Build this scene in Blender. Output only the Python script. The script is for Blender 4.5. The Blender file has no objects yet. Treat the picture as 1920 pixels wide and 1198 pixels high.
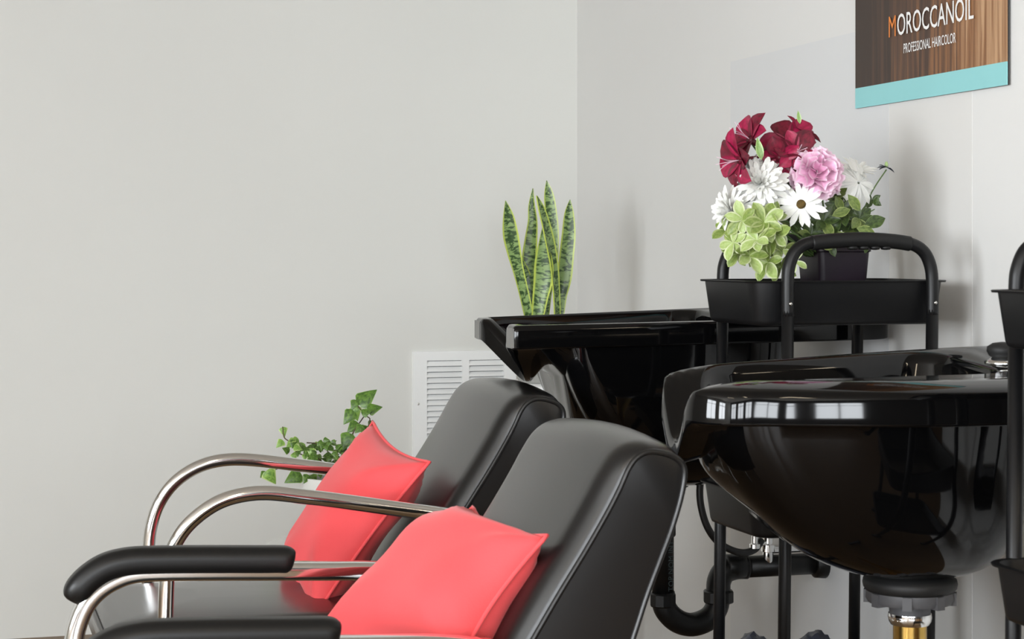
import bpy, bmesh, math, random
from mathutils import Vector, Matrix

random.seed(7)
scene = bpy.context.scene
COL = scene.collection
PI = math.pi

# ------------------------------------------------------------------ camera
F = 3600.0                      # focal length in pixels of a 1920 wide frame
HZ = 468.0                      # pixel row of the horizon
H = 1.187                       # camera height
TH = math.atan(1060.0 / F)      # yaw towards the right wall
ST, CT = math.sin(TH), math.cos(TH)
cam = bpy.data.cameras.new('camera')
cam.lens = F / 1920.0 * 36.0
cam.sensor_width = 36.0
cam.shift_y = -(599.0 - HZ) / 1920.0
cam.clip_start = 0.05
cam.dof.use_dof = True
cam.dof.focus_distance = 4.6
cam.dof.aperture_fstop = 13.0
cam_o = bpy.data.objects.new('camera', cam)
COL.objects.link(cam_o)
cam_o.location = (0, 0, H)
cam_o.rotation_euler = (PI / 2, 0, -TH)
scene.camera = cam_o

# ------------------------------------------------------------------ world, windows' daylight, exposure
world = bpy.data.worlds.new('world')
scene.world = world
world.use_nodes = True
bg = world.node_tree.nodes['Background']
bg.inputs['Color'].default_value = (0.80, 0.90, 1.0, 1)
bg.inputs['Strength'].default_value = 1.0
scene.view_settings.view_transform = 'Standard'
scene.view_settings.look = 'None'
scene.view_settings.gamma = 1.0
scene.view_settings.use_curve_mapping = False
scene.view_settings.exposure = 1.06

XW, YB = 2.007, 6.05            # right wall, back wall
XL, YR, ZC = -3.6, -4.5, 2.75   # left wall, wall behind the camera, ceiling
XE, YE = 5.2, 2.45              # unseen widening, added to keep reflections dark, in front of y = YE


def area(name, loc, rot, sx, sy, power, color):
    l = bpy.data.lights.new(name, 'AREA')
    l.shape = 'RECTANGLE'
    l.size, l.size_y = sx, sy
    l.energy = power
    l.color = color
    o = bpy.data.objects.new(name, l)
    o.location = loc
    o.rotation_euler = rot
    COL.objects.link(o)
    return o


# daylight coming in through the windows (lamps stand in the window openings)
REAR_WINS = [(-2.75, 1.2), (-1.05, 1.2), (0.55, 1.2)]      # centre x, width
SIDE_WINS = [(-1.5, 1.7), (1.1, 1.9)]                        # centre y, width
WZ0, WZ1 = 0.85, 2.35
DAY = (0.92, 0.96, 1.0)
for wx, ww in REAR_WINS:
    area('daylight_rear', (wx, YR - 0.05, (WZ0 + WZ1) / 2), (PI / 2, 0, 0), ww, WZ1 - WZ0, 52, DAY)
for wy, ww in SIDE_WINS:
    area('daylight_side', (XL - 0.05, wy, (WZ0 + WZ1) / 2), (PI / 2, 0, -PI / 2), ww, WZ1 - WZ0, 112, DAY)


# ------------------------------------------------------------------ pixel -> world
def W(px, py, Y):
    """world point on the plane y = Y seen at a pixel of the 1920 x 1198 photograph"""
    u = (px - 960.0) / F
    t = Y / (CT - u * ST)
    return Vector((t * (ST + u * CT), Y, H - (py - HZ) * t / F))


def WX(px, py, X):
    u = (px - 960.0) / F
    t = X / (ST + u * CT)
    return Vector((X, t * (CT - u * ST), H - (py - HZ) * t / F))


# ------------------------------------------------------------------ materials
def new_mat(name):
    m = bpy.data.materials.new(name)
    m.use_nodes = True
    nt = m.node_tree
    return m, nt, nt.nodes['Principled BSDF']


def add_bump(nt, bsdf, scale, strength, detail=4, dist=0.002, coord='Object'):
    tc = nt.nodes.new('ShaderNodeTexCoord')
    n = nt.nodes.new('ShaderNodeTexNoise')
    n.inputs['Scale'].default_value = scale
    n.inputs['Detail'].default_value = detail
    b = nt.nodes.new('ShaderNodeBump')
    b.inputs['Strength'].default_value = strength
    b.inputs['Distance'].default_value = dist
    nt.links.new(tc.outputs[coord], n.inputs['Vector'])
    nt.links.new(n.outputs['Fac'], b.inputs['Height'])
    nt.links.new(b.outputs['Normal'], bsdf.inputs['Normal'])


def mat(name, color, rough=0.5, metal=0.0, spec=0.5, var=0.0, vscale=6.0, bump=None, coat=0.0, sheen=0.0, trans=0.0):
    m, nt, b = new_mat(name)
    b.inputs['Base Color'].default_value = (*color, 1)
    b.inputs['Roughness'].default_value = rough
    b.inputs['Metallic'].default_value = metal
    b.inputs['Specular IOR Level'].default_value = spec
    b.inputs['Coat Weight'].default_value = coat
    b.inputs['Coat Roughness'].default_value = rough * 0.9
    if sheen:
        b.inputs['Sheen Weight'].default_value = sheen
        b.inputs['Sheen Roughness'].default_value = 0.5
    if trans:
        b.inputs['Transmission Weight'].default_value = trans
    if var:
        tc = nt.nodes.new('ShaderNodeTexCoord')
        n = nt.nodes.new('ShaderNodeTexNoise')
        n.inputs['Scale'].default_value = vscale
        n.inputs['Detail'].default_value = 5
        r = nt.nodes.new('ShaderNodeValToRGB')
        r.color_ramp.elements[0].position = 0.3
        r.color_ramp.elements[1].position = 0.7
        r.color_ramp.elements[0].color = (*[c * (1 - var) for c in color], 1)
        r.color_ramp.elements[1].color = (*[min(1, c * (1 + var)) for c in color], 1)
        nt.links.new(tc.outputs['Object'], n.inputs['Vector'])
        nt.links.new(n.outputs['Fac'], r.inputs['Fac'])
        nt.links.new(r.outputs['Color'], b.inputs['Base Color'])
    if bump:
        add_bump(nt, b, *bump)
    return m


M = {}
M['wall'] = mat('wall_paint', (0.70, 0.70, 0.665), 0.75, var=0.012, vscale=1.5, bump=(220, 0.08, 3, 0.001))
M['wall_r'] = mat('wall_paint_right', (0.72, 0.715, 0.695), 0.75, var=0.012, vscale=1.5, bump=(220, 0.08, 3, 0.001))
M['patch'] = mat('grey_patch_paint', (0.675, 0.68, 0.68), 0.7, var=0.015, vscale=2)
M['panel'] = mat('pale_panel_paint', (0.70, 0.69, 0.665), 0.7, var=0.015, vscale=2)
M['ceil'] = mat('ceiling_paint', (0.52, 0.49, 0.44), 0.9, var=0.02)
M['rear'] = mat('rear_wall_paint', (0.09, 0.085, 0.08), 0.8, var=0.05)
M['frame'] = mat('window_frame_paint', (0.70, 0.72, 0.75), 0.4, var=0.03)
M['vinyl'] = mat('black_vinyl', (0.007, 0.0068, 0.007), 0.30, spec=0.32, coat=0.65, bump=(420, 0.06, 2, 0.001))
M['vinyl_edge'] = mat('black_vinyl_piping', (0.010, 0.010, 0.010), 0.3, bump=(300, 0.05, 2, 0.001))
M['pad'] = mat('black_armrest_pad', (0.006, 0.006, 0.006), 0.40, spec=0.4, bump=(300, 0.08, 2, 0.001))
M['basin'] = mat('gloss_black_basin', (0.002, 0.002, 0.0022), 0.05, spec=0.36, bump=(3, 0.02, 1, 0.002))
M['basin_end'] = mat('dull_basin_tip', (0.20, 0.20, 0.19), 0.5, var=0.05)
M['chrome'] = mat('chrome', (0.90, 0.90, 0.89), 0.10, metal=1.0, bump=(15, 0.01, 1, 0.001))
M['steel'] = mat('worn_chrome', (0.72, 0.71, 0.68), 0.2, metal=1.0, var=0.08, vscale=40)
M['brass'] = mat('brass', (0.66, 0.43, 0.12), 0.22, metal=1.0, var=0.12, vscale=25)
M['cart'] = mat('black_powder_coat', (0.005, 0.005, 0.0055), 0.40, spec=0.35, bump=(500, 0.06, 2, 0.0006))
M['grip'] = mat('black_grip', (0.006, 0.006, 0.006), 0.5, spec=0.35, bump=(200, 0.05, 2, 0.0006))
M['abs'] = mat('black_drain_plastic', (0.005, 0.005, 0.005), 0.38, spec=0.35, bump=(90, 0.05, 2, 0.001))
M['nut'] = mat('grey_plastic_nut', (0.075, 0.075, 0.08), 0.5, var=0.1, vscale=30)
M['rubber'] = mat('black_rubber', (0.008, 0.008, 0.008), 0.6, bump=(60, 0.1, 2, 0.001))
M['white_enamel'] = mat('white_enamel', (0.87, 0.88, 0.87), 0.4, var=0.01)
M['slot_shade'] = mat('vent_slot_shade', (0.10, 0.10, 0.10), 0.9, var=0.05)
M['white_plastic'] = mat('white_plastic', (0.80, 0.80, 0.78), 0.45, var=0.02)
M['pot_white'] = mat('white_glazed_pot', (0.74, 0.74, 0.70), 0.35, var=0.03)
M['pot_grey'] = mat('grey_planter', (0.30, 0.30, 0.28), 0.6, var=0.08)
M['pot_purple'] = mat('dark_purple_pot', (0.010, 0.004, 0.011), 0.45, var=0.2)
M['soil'] = mat('potting_soil', (0.03, 0.02, 0.013), 0.95, var=0.4, vscale=60, bump=(120, 0.6, 4, 0.004))
M['table'] = mat('grey_white_tabletop', (0.50, 0.50, 0.48), 0.35, var=0.03)
M['cloth'] = mat('dark_blue_grey_plastic', (0.05, 0.055, 0.075), 0.3, var=0.4, vscale=14, bump=(30, 0.5, 4, 0.006))
M['hose'] = mat('black_hose', (0.01, 0.01, 0.01), 0.4, bump=(150, 0.1, 2, 0.001))
M['teal'] = mat('teal_print', (0.28, 0.62, 0.63), 0.45, var=0.02)
M['edge_shade'] = mat('poster_edge_shade', (0.02, 0.02, 0.02), 0.6, var=0.1)
M['ink_white'] = mat('white_lettering', (0.85, 0.84, 0.82), 0.5, var=0.02)
M['ink_orange'] = mat('orange_lettering', (0.75, 0.22, 0.03), 0.5, var=0.02)
M['ink_faint'] = mat('faint_pipe_lettering', (0.03, 0.045, 0.045), 0.5, var=0.05)
M['stem'] = mat('green_stem', (0.10, 0.17, 0.05), 0.5, var=0.2, vscale=30)
M['vine'] = mat('brown_vine', (0.09, 0.07, 0.03), 0.6, var=0.2, vscale=30)
M['eye'] = mat('daisy_eye', (0.10, 0.06, 0.008), 0.8, var=0.4, vscale=120, bump=(400, 0.6, 2, 0.002))
M['darkbud'] = mat('dark_blue_bud', (0.012, 0.018, 0.035), 0.5, var=0.3)


def red_fabric():
    m, nt, b = new_mat('red_cushion_fabric')
    tc = nt.nodes.new('ShaderNodeTexCoord')
    n = nt.nodes.new('ShaderNodeTexNoise'); n.inputs['Scale'].default_value = 5
    r = nt.nodes.new('ShaderNodeValToRGB')
    r.color_ramp.elements[0].color = (0.84, 0.075, 0.084, 1)
    r.color_ramp.elements[1].color = (0.88, 0.10, 0.108, 1)
    nt.links.new(tc.outputs['Object'], n.inputs['Vector'])
    nt.links.new(n.outputs['Fac'], r.inputs['Fac'])
    nt.links.new(r.outputs['Color'], b.inputs['Base Color'])
    b.inputs['Roughness'].default_value = 0.75
    b.inputs['Specular IOR Level'].default_value = 0.3
    b.inputs['Sheen Weight'].default_value = 0.35
    b.inputs['Sheen Tint'].default_value = (1, 0.6, 0.6, 1)
    add_bump(nt, b, 500, 0.25, 2, 0.001)
    return m


M['red'] = red_fabric()


def floor_mat():
    m, nt, b = new_mat('wood_floor')
    tc = nt.nodes.new('ShaderNodeTexCoord')
    mp = nt.nodes.new('ShaderNodeMapping'); mp.inputs['Scale'].default_value = (1.2, 9, 1)
    n = nt.nodes.new('ShaderNodeTexNoise'); n.inputs['Scale'].default_value = 3; n.inputs['Detail'].default_value = 6
    r = nt.nodes.new('ShaderNodeValToRGB')
    r.color_ramp.elements[0].color = (0.13, 0.075, 0.032, 1)
    r.color_ramp.elements[1].color = (0.22, 0.13, 0.06, 1)
    nt.links.new(tc.outputs['Object'], mp.inputs['Vector'])
    nt.links.new(mp.outputs['Vector'], n.inputs['Vector'])
    nt.links.new(n.outputs['Fac'], r.inputs['Fac'])
    nt.links.new(r.outputs['Color'], b.inputs['Base Color'])
    b.inputs['Roughness'].default_value = 0.4
    return m


M['floor'] = floor_mat()


def hair_print():
    """printed photo of hair: streaks running down the sheet, dark to the left, golden to the right"""
    m, nt, b = new_mat('printed_hair')
    uv = nt.nodes.new('ShaderNodeUVMap')
    sep = nt.nodes.new('ShaderNodeSeparateXYZ')
    nt.links.new(uv.outputs['UV'], sep.inputs['Vector'])
    mp = nt.nodes.new('ShaderNodeMapping'); mp.inputs['Scale'].default_value = (26, 1.3, 1)
    n = nt.nodes.new('ShaderNodeTexNoise'); n.inputs['Scale'].default_value = 1.6; n.inputs['Detail'].default_value = 6
    n.inputs['Distortion'].default_value = 0.5
    nt.links.new(uv.outputs['UV'], mp.inputs['Vector'])
    nt.links.new(mp.outputs['Vector'], n.inputs['Vector'])
    mp2 = nt.nodes.new('ShaderNodeMapping'); mp2.inputs['Scale'].default_value = (5, 0.8, 1)
    n2 = nt.nodes.new('ShaderNodeTexNoise'); n2.inputs['Scale'].default_value = 1.0; n2.inputs['Detail'].default_value = 2
    nt.links.new(uv.outputs['UV'], mp2.inputs['Vector'])
    nt.links.new(mp2.outputs['Vector'], n2.inputs['Vector'])
    # brightness = 0.75*u + streaks
    a = nt.nodes.new('ShaderNodeMath'); a.operation = 'MULTIPLY_ADD'
    nt.links.new(sep.outputs['X'], a.inputs[0]); a.inputs[1].default_value = 0.62; a.inputs[2].default_value = -0.62
    c = nt.nodes.new('ShaderNodeMath'); c.operation = 'MULTIPLY_ADD'
    nt.links.new(n.outputs['Fac'], c.inputs[0]); c.inputs[1].default_value = 0.95
    nt.links.new(a.outputs[0], c.inputs[2])
    d = nt.nodes.new('ShaderNodeMath'); d.operation = 'MULTIPLY_ADD'
    nt.links.new(n2.outputs['Fac'], d.inputs[0]); d.inputs[1].default_value = 0.55
    nt.links.new(c.outputs[0], d.inputs[2])
    r = nt.nodes.new('ShaderNodeValToRGB')
    e = r.color_ramp.elements
    e[0].position, e[0].color = 0.18, (0.034, 0.018, 0.012, 1)
    e[1].position, e[1].color = 0.80, (0.50, 0.30, 0.16, 1)
    x = e.new(0.42); x.color = (0.085, 0.040, 0.022, 1)
    x = e.new(0.60); x.color = (0.24, 0.105, 0.040, 1)
    nt.links.new(d.outputs[0], r.inputs['Fac'])
    nt.links.new(r.outputs['Color'], b.inputs['Base Color'])
    b.inputs['Roughness'].default_value = 0.45
    return m


M['hair'] = hair_print()


def leaf_mat(name, c_mid, c_edge, c_dark=None, edge=0.8, vein=0.0, rough=0.4, bands=False, noise=12.0, noise_amt=0.5):
    """UV: u across (0..1), v along; the rim of the leaf takes c_edge"""
    m, nt, b = new_mat(name)
    uv = nt.nodes.new('ShaderNodeUVMap')
    sep = nt.nodes.new('ShaderNodeSeparateXYZ')
    nt.links.new(uv.outputs['UV'], sep.inputs['Vector'])
    s = nt.nodes.new('ShaderNodeMath'); s.operation = 'SUBTRACT'; s.inputs[1].default_value = 0.5
    nt.links.new(sep.outputs['X'], s.inputs[0])
    ab = nt.nodes.new('ShaderNodeMath'); ab.operation = 'ABSOLUTE'
    nt.links.new(s.outputs[0], ab.inputs[0])
    mp = nt.nodes.new('ShaderNodeMapping')
    mp.inputs['Scale'].default_value = (1.2, 22, 1) if bands else (3, 3, 1)
    n = nt.nodes.new('ShaderNodeTexNoise')
    n.inputs['Scale'].default_value = 1.3 if bands else noise / 6
    n.inputs['Detail'].default_value = 4
    n.inputs['Distortion'].default_value = 1.2 if bands else 0.3
    tco = nt.nodes.new('ShaderNodeObjectInfo')
    ad = nt.nodes.new('ShaderNodeVectorMath'); ad.operation = 'ADD'
    nt.links.new(uv.outputs['UV'], mp.inputs['Vector'])
    nt.links.new(mp.outputs['Vector'], ad.inputs[0])
    cx = nt.nodes.new('ShaderNodeCombineXYZ')
    mu = nt.nodes.new('ShaderNodeMath'); mu.operation = 'MULTIPLY'; mu.inputs[1].default_value = 37.0
    nt.links.new(tco.outputs['Random'], mu.inputs[0])
    nt.links.new(mu.outputs[0], cx.inputs['Z'])
    nt.links.new(cx.outputs[0], ad.inputs[1])
    nt.links.new(ad.outputs[0], n.inputs['Vector'])
    ramp = nt.nodes.new('ShaderNodeValToRGB')
    ramp.color_ramp.elements[0].position = 0.44 if bands else 0.35
    ramp.color_ramp.elements[1].position = 0.54 if bands else 0.65
    ramp.color_ramp.elements[0].color = (*(c_dark or [c * (1 - noise_amt) for c in c_mid]), 1)
    ramp.color_ramp.elements[1].color = (*c_mid, 1)
    nt.links.new(n.outputs['Fac'], ramp.inputs['Fac'])
    ms = nt.nodes.new('ShaderNodeMapRange')
    ms.inputs['From Min'].default_value = edge * 0.5 - 0.03
    ms.inputs['From Max'].default_value = edge * 0.5 + 0.03
    nt.links.new(ab.outputs[0], ms.inputs['Value'])
    mix = nt.nodes.new('ShaderNodeMix'); mix.data_type = 'RGBA'
    nt.links.new(ms.outputs['Result'], mix.inputs['Factor'])
    nt.links.new(ramp.outputs['Color'], mix.inputs[6])
    mix.inputs[7].default_value = (*c_edge, 1)
    nt.links.new(mix.outputs[2], b.inputs['Base Color'])
    b.inputs['Roughness'].default_value = rough
    b.inputs['Subsurface Weight'].default_value = 0.0
    return m


M['snake'] = leaf_mat('snake_plant_leaf', (0.24, 0.36, 0.12), (0.50, 0.60, 0.10), (0.030, 0.072, 0.016), edge=0.80, bands=True, rough=0.35)
M['ivy'] = leaf_mat('ivy_leaf', (0.13, 0.25, 0.035), (0.18, 0.32, 0.06), (0.035, 0.09, 0.014), edge=0.9, noise_amt=0.6)
M['ivy_pale'] = leaf_mat('pale_ivy_leaf', (0.28, 0.46, 0.09), (0.45, 0.58, 0.20), (0.11, 0.24, 0.035), edge=0.8)
M['pitto'] = leaf_mat('variegated_leaf', (0.27, 0.35, 0.09), (0.38, 0.45, 0.18), (0.15, 0.23, 0.04), edge=0.7)
M['pitto_pale'] = leaf_mat('pale_variegated_leaf', (0.44, 0.54, 0.22), (0.62, 0.68, 0.42), (0.32, 0.44, 0.12), edge=0.75)
M['dleaf'] = leaf_mat('dark_green_leaf', (0.075, 0.12, 0.03), (0.11, 0.16, 0.05), (0.02, 0.04, 0.01), edge=0.9)
M['olive'] = leaf_mat('olive_green_leaf', (0.20, 0.26, 0.07), (0.30, 0.36, 0.12), (0.09, 0.14, 0.03), edge=0.85)
M['burg'] = leaf_mat('burgundy_petal', (0.20, 0.006, 0.028), (0.12, 0.004, 0.018), (0.085, 0.003, 0.013), edge=0.8, rough=0.5)
M['crim'] = leaf_mat('crimson_petal', (0.42, 0.012, 0.075), (0.26, 0.008, 0.045), (0.25, 0.008, 0.04), edge=0.8, rough=0.5)
M['wpetal'] = leaf_mat('white_petal', (0.88, 0.88, 0.85), (0.90, 0.90, 0.88), (0.82, 0.83, 0.78), edge=0.8, rough=0.6)
M['ppetal'] = leaf_mat('pink_petal', (0.84, 0.52, 0.69), (0.87, 0.64, 0.76), (0.78, 0.38, 0.58), edge=0.75, rough=0.6)
M['greenbud'] = leaf_mat('green_bract', (0.26, 0.42, 0.12), (0.40, 0.55, 0.22), (0.14, 0.26, 0.05), edge=0.7)


def emit_mat(name, color, strength):
    m = bpy.data.materials.new(name)
    m.use_nodes = True
    nt = m.node_tree
    nt.nodes.remove(nt.nodes['Principled BSDF'])
    e = nt.nodes.new('ShaderNodeEmission')
    e.inputs['Color'].default_value = (*color, 1)
    e.inputs['Strength'].default_value = strength
    nt.links.new(e.outputs[0], nt.nodes['Material Output'].inputs['Surface'])
    return m


M['tube'] = emit_mat('fluorescent_tube', (1.0, 0.84, 0.62), 9.0)


# ------------------------------------------------------------------ object helpers
def root_loc(o):
    v = Vector((0, 0, 0))
    while o is not None:
        v += o.location
        o = o.parent
    return v


def tag(o, label=None, cat=None, group=None, kind=None):
    if label: o['label'] = label
    if cat: o['category'] = cat
    if group: o['group'] = group
    if kind: o['kind'] = kind
    return o


def thing(name, loc, label, cat, group=None):
    o = bpy.data.objects.new(name, None)
    o.empty_display_size = 0.05
    o.location = loc
    COL.objects.link(o)
    return tag(o, label, cat, group)


def mesh_data(name, verts, faces, material, smooth=True, uvs=None, origin=Vector((0, 0, 0)), normals=True):
    me = bpy.data.meshes.new(name)
    me.from_pydata([tuple(Vector(v) - origin) for v in verts], [], faces)
    if uvs is not None:
        layer = me.uv_layers.new(name='UVMap')
        for p in me.polygons:
            for li in p.loop_indices:
                layer.data[li].uv = uvs[me.loops[li].vertex_index]
    me.materials.append(M[material] if isinstance(material, str) else material)
    if normals:
        bm = bmesh.new(); bm.from_mesh(me)
        bmesh.ops.recalc_face_normals(bm, faces=bm.faces)
        bm.to_mesh(me); bm.free()
    me.polygons.foreach_set('use_smooth', [smooth] * len(me.polygons))
    me.update()
    return me


def obj(name, geo, material, parent=None, smooth=True, sharp=None, normals=True, origin=None):
    """geo = (verts, faces[, uvs]) in world coordinates; becomes one mesh object, a child of parent"""
    verts, faces = geo[0], geo[1]
    uvs = geo[2] if len(geo) > 2 else None
    org = root_loc(parent) if parent else (Vector(origin) if origin is not None else Vector((0, 0, 0)))
    me = mesh_data(name, verts, faces, material, smooth, uvs, org, normals)
    if smooth and sharp:
        me.set_sharp_from_angle(angle=math.radians(sharp))
    o = bpy.data.objects.new(name, me)
    COL.objects.link(o)
    if parent:
        o.parent = parent
    elif origin is not None:
        o.location = origin
    return o


def structure(name, geo, material, label=None, cat=None, smooth=False, parent=None):
    o = obj(name, geo, material, parent, smooth)
    if parent is None:
        o['kind'] = 'structure'
        tag(o, label, cat)
    return o


def merge(*geos):
    V, Fc = [], []
    for g in geos:
        n = len(V)
        V += list(g[0])
        Fc += [tuple(i + n for i in f) for f in g[1]]
    return V, Fc


def box(x0, x1, y0, y1, z0, z1):
    v = [(x0, y0, z0), (x1, y0, z0), (x1, y1, z0), (x0, y1, z0), (x0, y0, z1), (x1, y0, z1), (x1, y1, z1), (x0, y1, z1)]
    f = [(0, 3, 2, 1), (4, 5, 6, 7), (0, 1, 5, 4), (1, 2, 6, 5), (2, 3, 7, 6), (3, 0, 4, 7)]
    return v, f


def catmull(pts, n=6, closed=False):
    pts = [Vector(p) for p in pts]
    out = []
    m = len(pts)
    rng = range(m if closed else m - 1)
    for i in rng:
        if closed:
            p0, p1, p2, p3 = pts[(i - 1) % m], pts[i], pts[(i + 1) % m], pts[(i + 2) % m]
        else:
            p0, p1, p2, p3 = pts[max(i - 1, 0)], pts[i], pts[i + 1], pts[min(i + 2, m - 1)]
        for k in range(n):
            t = k / n
            out.append(0.5 * ((2 * p1) + (-p0 + p2) * t + (2 * p0 - 5 * p1 + 4 * p2 - p3) * t * t + (-p0 + 3 * p1 - 3 * p2 + p3) * t ** 3))
    if not closed:
        out.append(pts[-1])
    return out


def sweep(path, section, closed=False, cap=True, scale=None, up=Vector((0, 1, 0))):
    """section: list of (a, b) offsets; a along the side vector, b along the normal"""
    path = [Vector(p) for p in path]
    n, m = len(path), len(section)
    V, Fc = [], []
    prev = None
    for i, p in enumerate(path):
        if closed:
            t = path[(i + 1) % n] - path[(i - 1) % n]
        else:
            t = path[min(i + 1, n - 1)] - path[max(i - 1, 0)]
        t.normalize()
        ref = prev if prev is not None else up
        s = ref - t * ref.dot(t)
        if s.length < 1e-4:
            s = Vector((1, 0, 0)) - t * t.x
        s.normalize()
        prev = s
        b = t.cross(s)
        k = scale[i] if scale else 1.0
        for (a, c) in section:
            V.append(p + s * a * k + b * c * k)
    for i in range(n if closed else n - 1):
        j = (i + 1) % n
        for q in range(m):
            r = (q + 1) % m
            Fc.append((i * m + q, i * m + r, j * m + r, j * m + q))
    if cap and not closed:
        Fc.append(tuple(range(m - 1, -1, -1)))
        Fc.append(tuple((n - 1) * m + q for q in range(m)))
    return V, Fc


def circle(r, n=14):
    return [(r * math.cos(2 * PI * k / n), r * math.sin(2 * PI * k / n)) for k in range(n)]


def rrect(w, h, r, n=4):
    out = []
    for cx, cy, a0 in ((w / 2 - r, h / 2 - r, 0), (-w / 2 + r, h / 2 - r, PI / 2), (-w / 2 + r, -h / 2 + r, PI), (w / 2 - r, -h / 2 + r, 1.5 * PI)):
        for k in range(n + 1):
            a = a0 + PI / 2 * k / n
            out.append((cx + r * math.cos(a), cy + r * math.sin(a)))
    return out


def tube(path, r, n=14, **kw):
    return sweep(path, circle(r, n), **kw)


def lathe(center, profile, n=40, axis='z'):
    """profile: list of (radius, height); revolved about a vertical axis"""
    c = Vector(center)
    V, Fc = [], []
    for (r, h) in profile:
        for k in range(n):
            a = 2 * PI * k / n
            V.append(c + Vector((r * math.cos(a), r * math.sin(a), h)))
    m = len(profile)
    for i in range(m - 1):
        for k in range(n):
            q = (k + 1) % n
            Fc.append((i * n + k, i * n + q, (i + 1) * n + q, (i + 1) * n + k))
    Fc.append(tuple(range(n)))
    Fc.append(tuple((m - 1) * n + k for k in range(n)))
    return V, Fc


def lathe_x(center, profile, n=24, direction=Vector((1, 0, 0))):
    d = Vector(direction).normalized()
    s = d.orthogonal().normalized()
    b = d.cross(s)
    c = Vector(center)
    V, Fc = [], []
    for (r, h) in profile:
        for k in range(n):
            a = 2 * PI * k / n
            V.append(c + d * h + (s * math.cos(a) + b * math.sin(a)) * r)
    m = len(profile)
    for i in range(m - 1):
        for k in range(n):
            q = (k + 1) % n
            Fc.append((i * n + k, i * n + q, (i + 1) * n + q, (i + 1) * n + k))
    Fc.append(tuple(range(n)))
    Fc.append(tuple((m - 1) * n + k for k in range(n)))
    return V, Fc


def stack(rings, cap_first=True, cap_last=True):
    """rings: lists of equal length -> closed loft"""
    n = len(rings[0])
    V, Fc = [], []
    for r in rings:
        V += list(r)
    for i in range(len(rings) - 1):
        for k in range(n):
            q = (k + 1) % n
            Fc.append((i * n + k, i * n + q, (i + 1) * n + q, (i + 1) * n + k))
    if cap_first: Fc.append(tuple(range(n - 1, -1, -1)))
    if cap_last: Fc.append(tuple((len(rings) - 1) * n + k for k in range(n)))
    return V, Fc


def smoothstep(a, b, x):
    t = max(0.0, min(1.0, (x - a) / (b - a)))
    return t * t * (3 - 2 * t)


# ------------------------------------------------------------------ the room
structure('floor', box(XL - .2, XE + .1, YR - .2, YB + .1, -0.1, 0), 'floor', 'brown wooden floor of the salon', 'floor')
structure('ceiling', box(XL - .2, XE + .1, YR - .2, YB + .1, ZC, ZC + 0.1), 'ceil', 'white painted ceiling of the salon', 'ceiling')
structure('wall_back', box(XL - .1, XW + .1, YB, YB + 0.1, 0, ZC), 'wall', 'pale warm grey wall behind the chairs', 'wall')
structure('wall_right', box(XW, XW + 0.1, YE, YB, 0, ZC), 'wall_r', 'pale grey wall the basins stand against', 'wall')
structure('wall_added', box(XW + 0.1, XE, YE, YE + 0.1, 0, ZC), 'rear', 'unseen dark wall closing the added wider part of the room', 'wall')  # added with dark paint so the black basins reflect no bright wall
structure('wall_added_right', box(XE, XE + 0.1, YR, YE + 0.1, 0, ZC), 'rear', 'unseen dark wall at the right end of the added room part', 'wall')


def wall_with_openings(name, axis, pos, thick, a0, a1, wins, material, label):
    """wall in plane axis=pos with window openings; wins = (centre, width)"""
    g = []
    def b(p, q, z0, z1):
        if axis == 'y': g.append(box(p, q, pos - thick, pos, z0, z1))
        else: g.append(box(pos - thick, pos, p, q, z0, z1))
    b(a0, a1, 0, WZ0)
    b(a0, a1, WZ1, ZC)
    cur = a0
    for c, w in sorted(wins):
        b(cur, c - w / 2, WZ0, WZ1)
        cur = c + w / 2
    b(cur, a1, WZ0, WZ1)
    structure(name, merge(*g), material, label, 'wall')


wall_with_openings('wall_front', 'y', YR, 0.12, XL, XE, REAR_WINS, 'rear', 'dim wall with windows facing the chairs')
wall_with_openings('wall_left', 'x', XL, 0.12, YR, YB, SIDE_WINS, 'wall', 'pale wall with windows left of the chairs')


def window(n, axis, pos, c, w):
    def b(p, q, z0, z1, d0=-0.045, d1=0.0):
        return box(p, q, pos + d0, pos + d1, z0, z1) if axis == 'y' else box(pos + d0, pos + d1, p, q, z0, z1)
    t = 0.05
    a, e = c - w / 2, c + w / 2
    root = structure('window_%d' % n, merge(b(a, a + t, WZ0, WZ1), b(e - t, e, WZ0, WZ1), b(a + t, e - t, WZ0, WZ0 + t), b(a + t, e - t, WZ1 - t, WZ1)), 'frame',
                     'pale framed window letting daylight into the room', 'window')
    structure('mullion', b(c - 0.025, c + 0.025, WZ0 + t, WZ1 - t), 'frame', parent=root)
    structure('transom', b(a + t, e - t, WZ0 + 0.98, WZ0 + 1.02, -0.04, -0.005), 'frame', parent=root)


for i, (c, w) in enumerate(REAR_WINS): window(i + 1, 'y', YR, c, w)
for i, (c, w) in enumerate(SIDE_WINS): window(i + 4, 'x', XL, c, w)

# repainted areas of the right wall: a greyer patch and a paler strip, slightly proud of the wall
pa, pb = WX(1370, 115, XW), WX(1667, 46, XW)
structure('trim_1', box(XW - 0.0008, XW, pb.y, pa.y, 0.02, (pa.z + pb.z) / 2), 'patch', 'greyer repainted patch on the right wall behind the flowers', 'wall patch')
pa, pb = WX(1668, 190, XW), WX(1823, 150, XW)
structure('trim_2', box(XW - 0.0008, XW, pb.y, pa.y, 0.02, 1.53), 'panel', 'pale vertical strip on the wall below the hair poster', 'wall panel')

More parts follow.
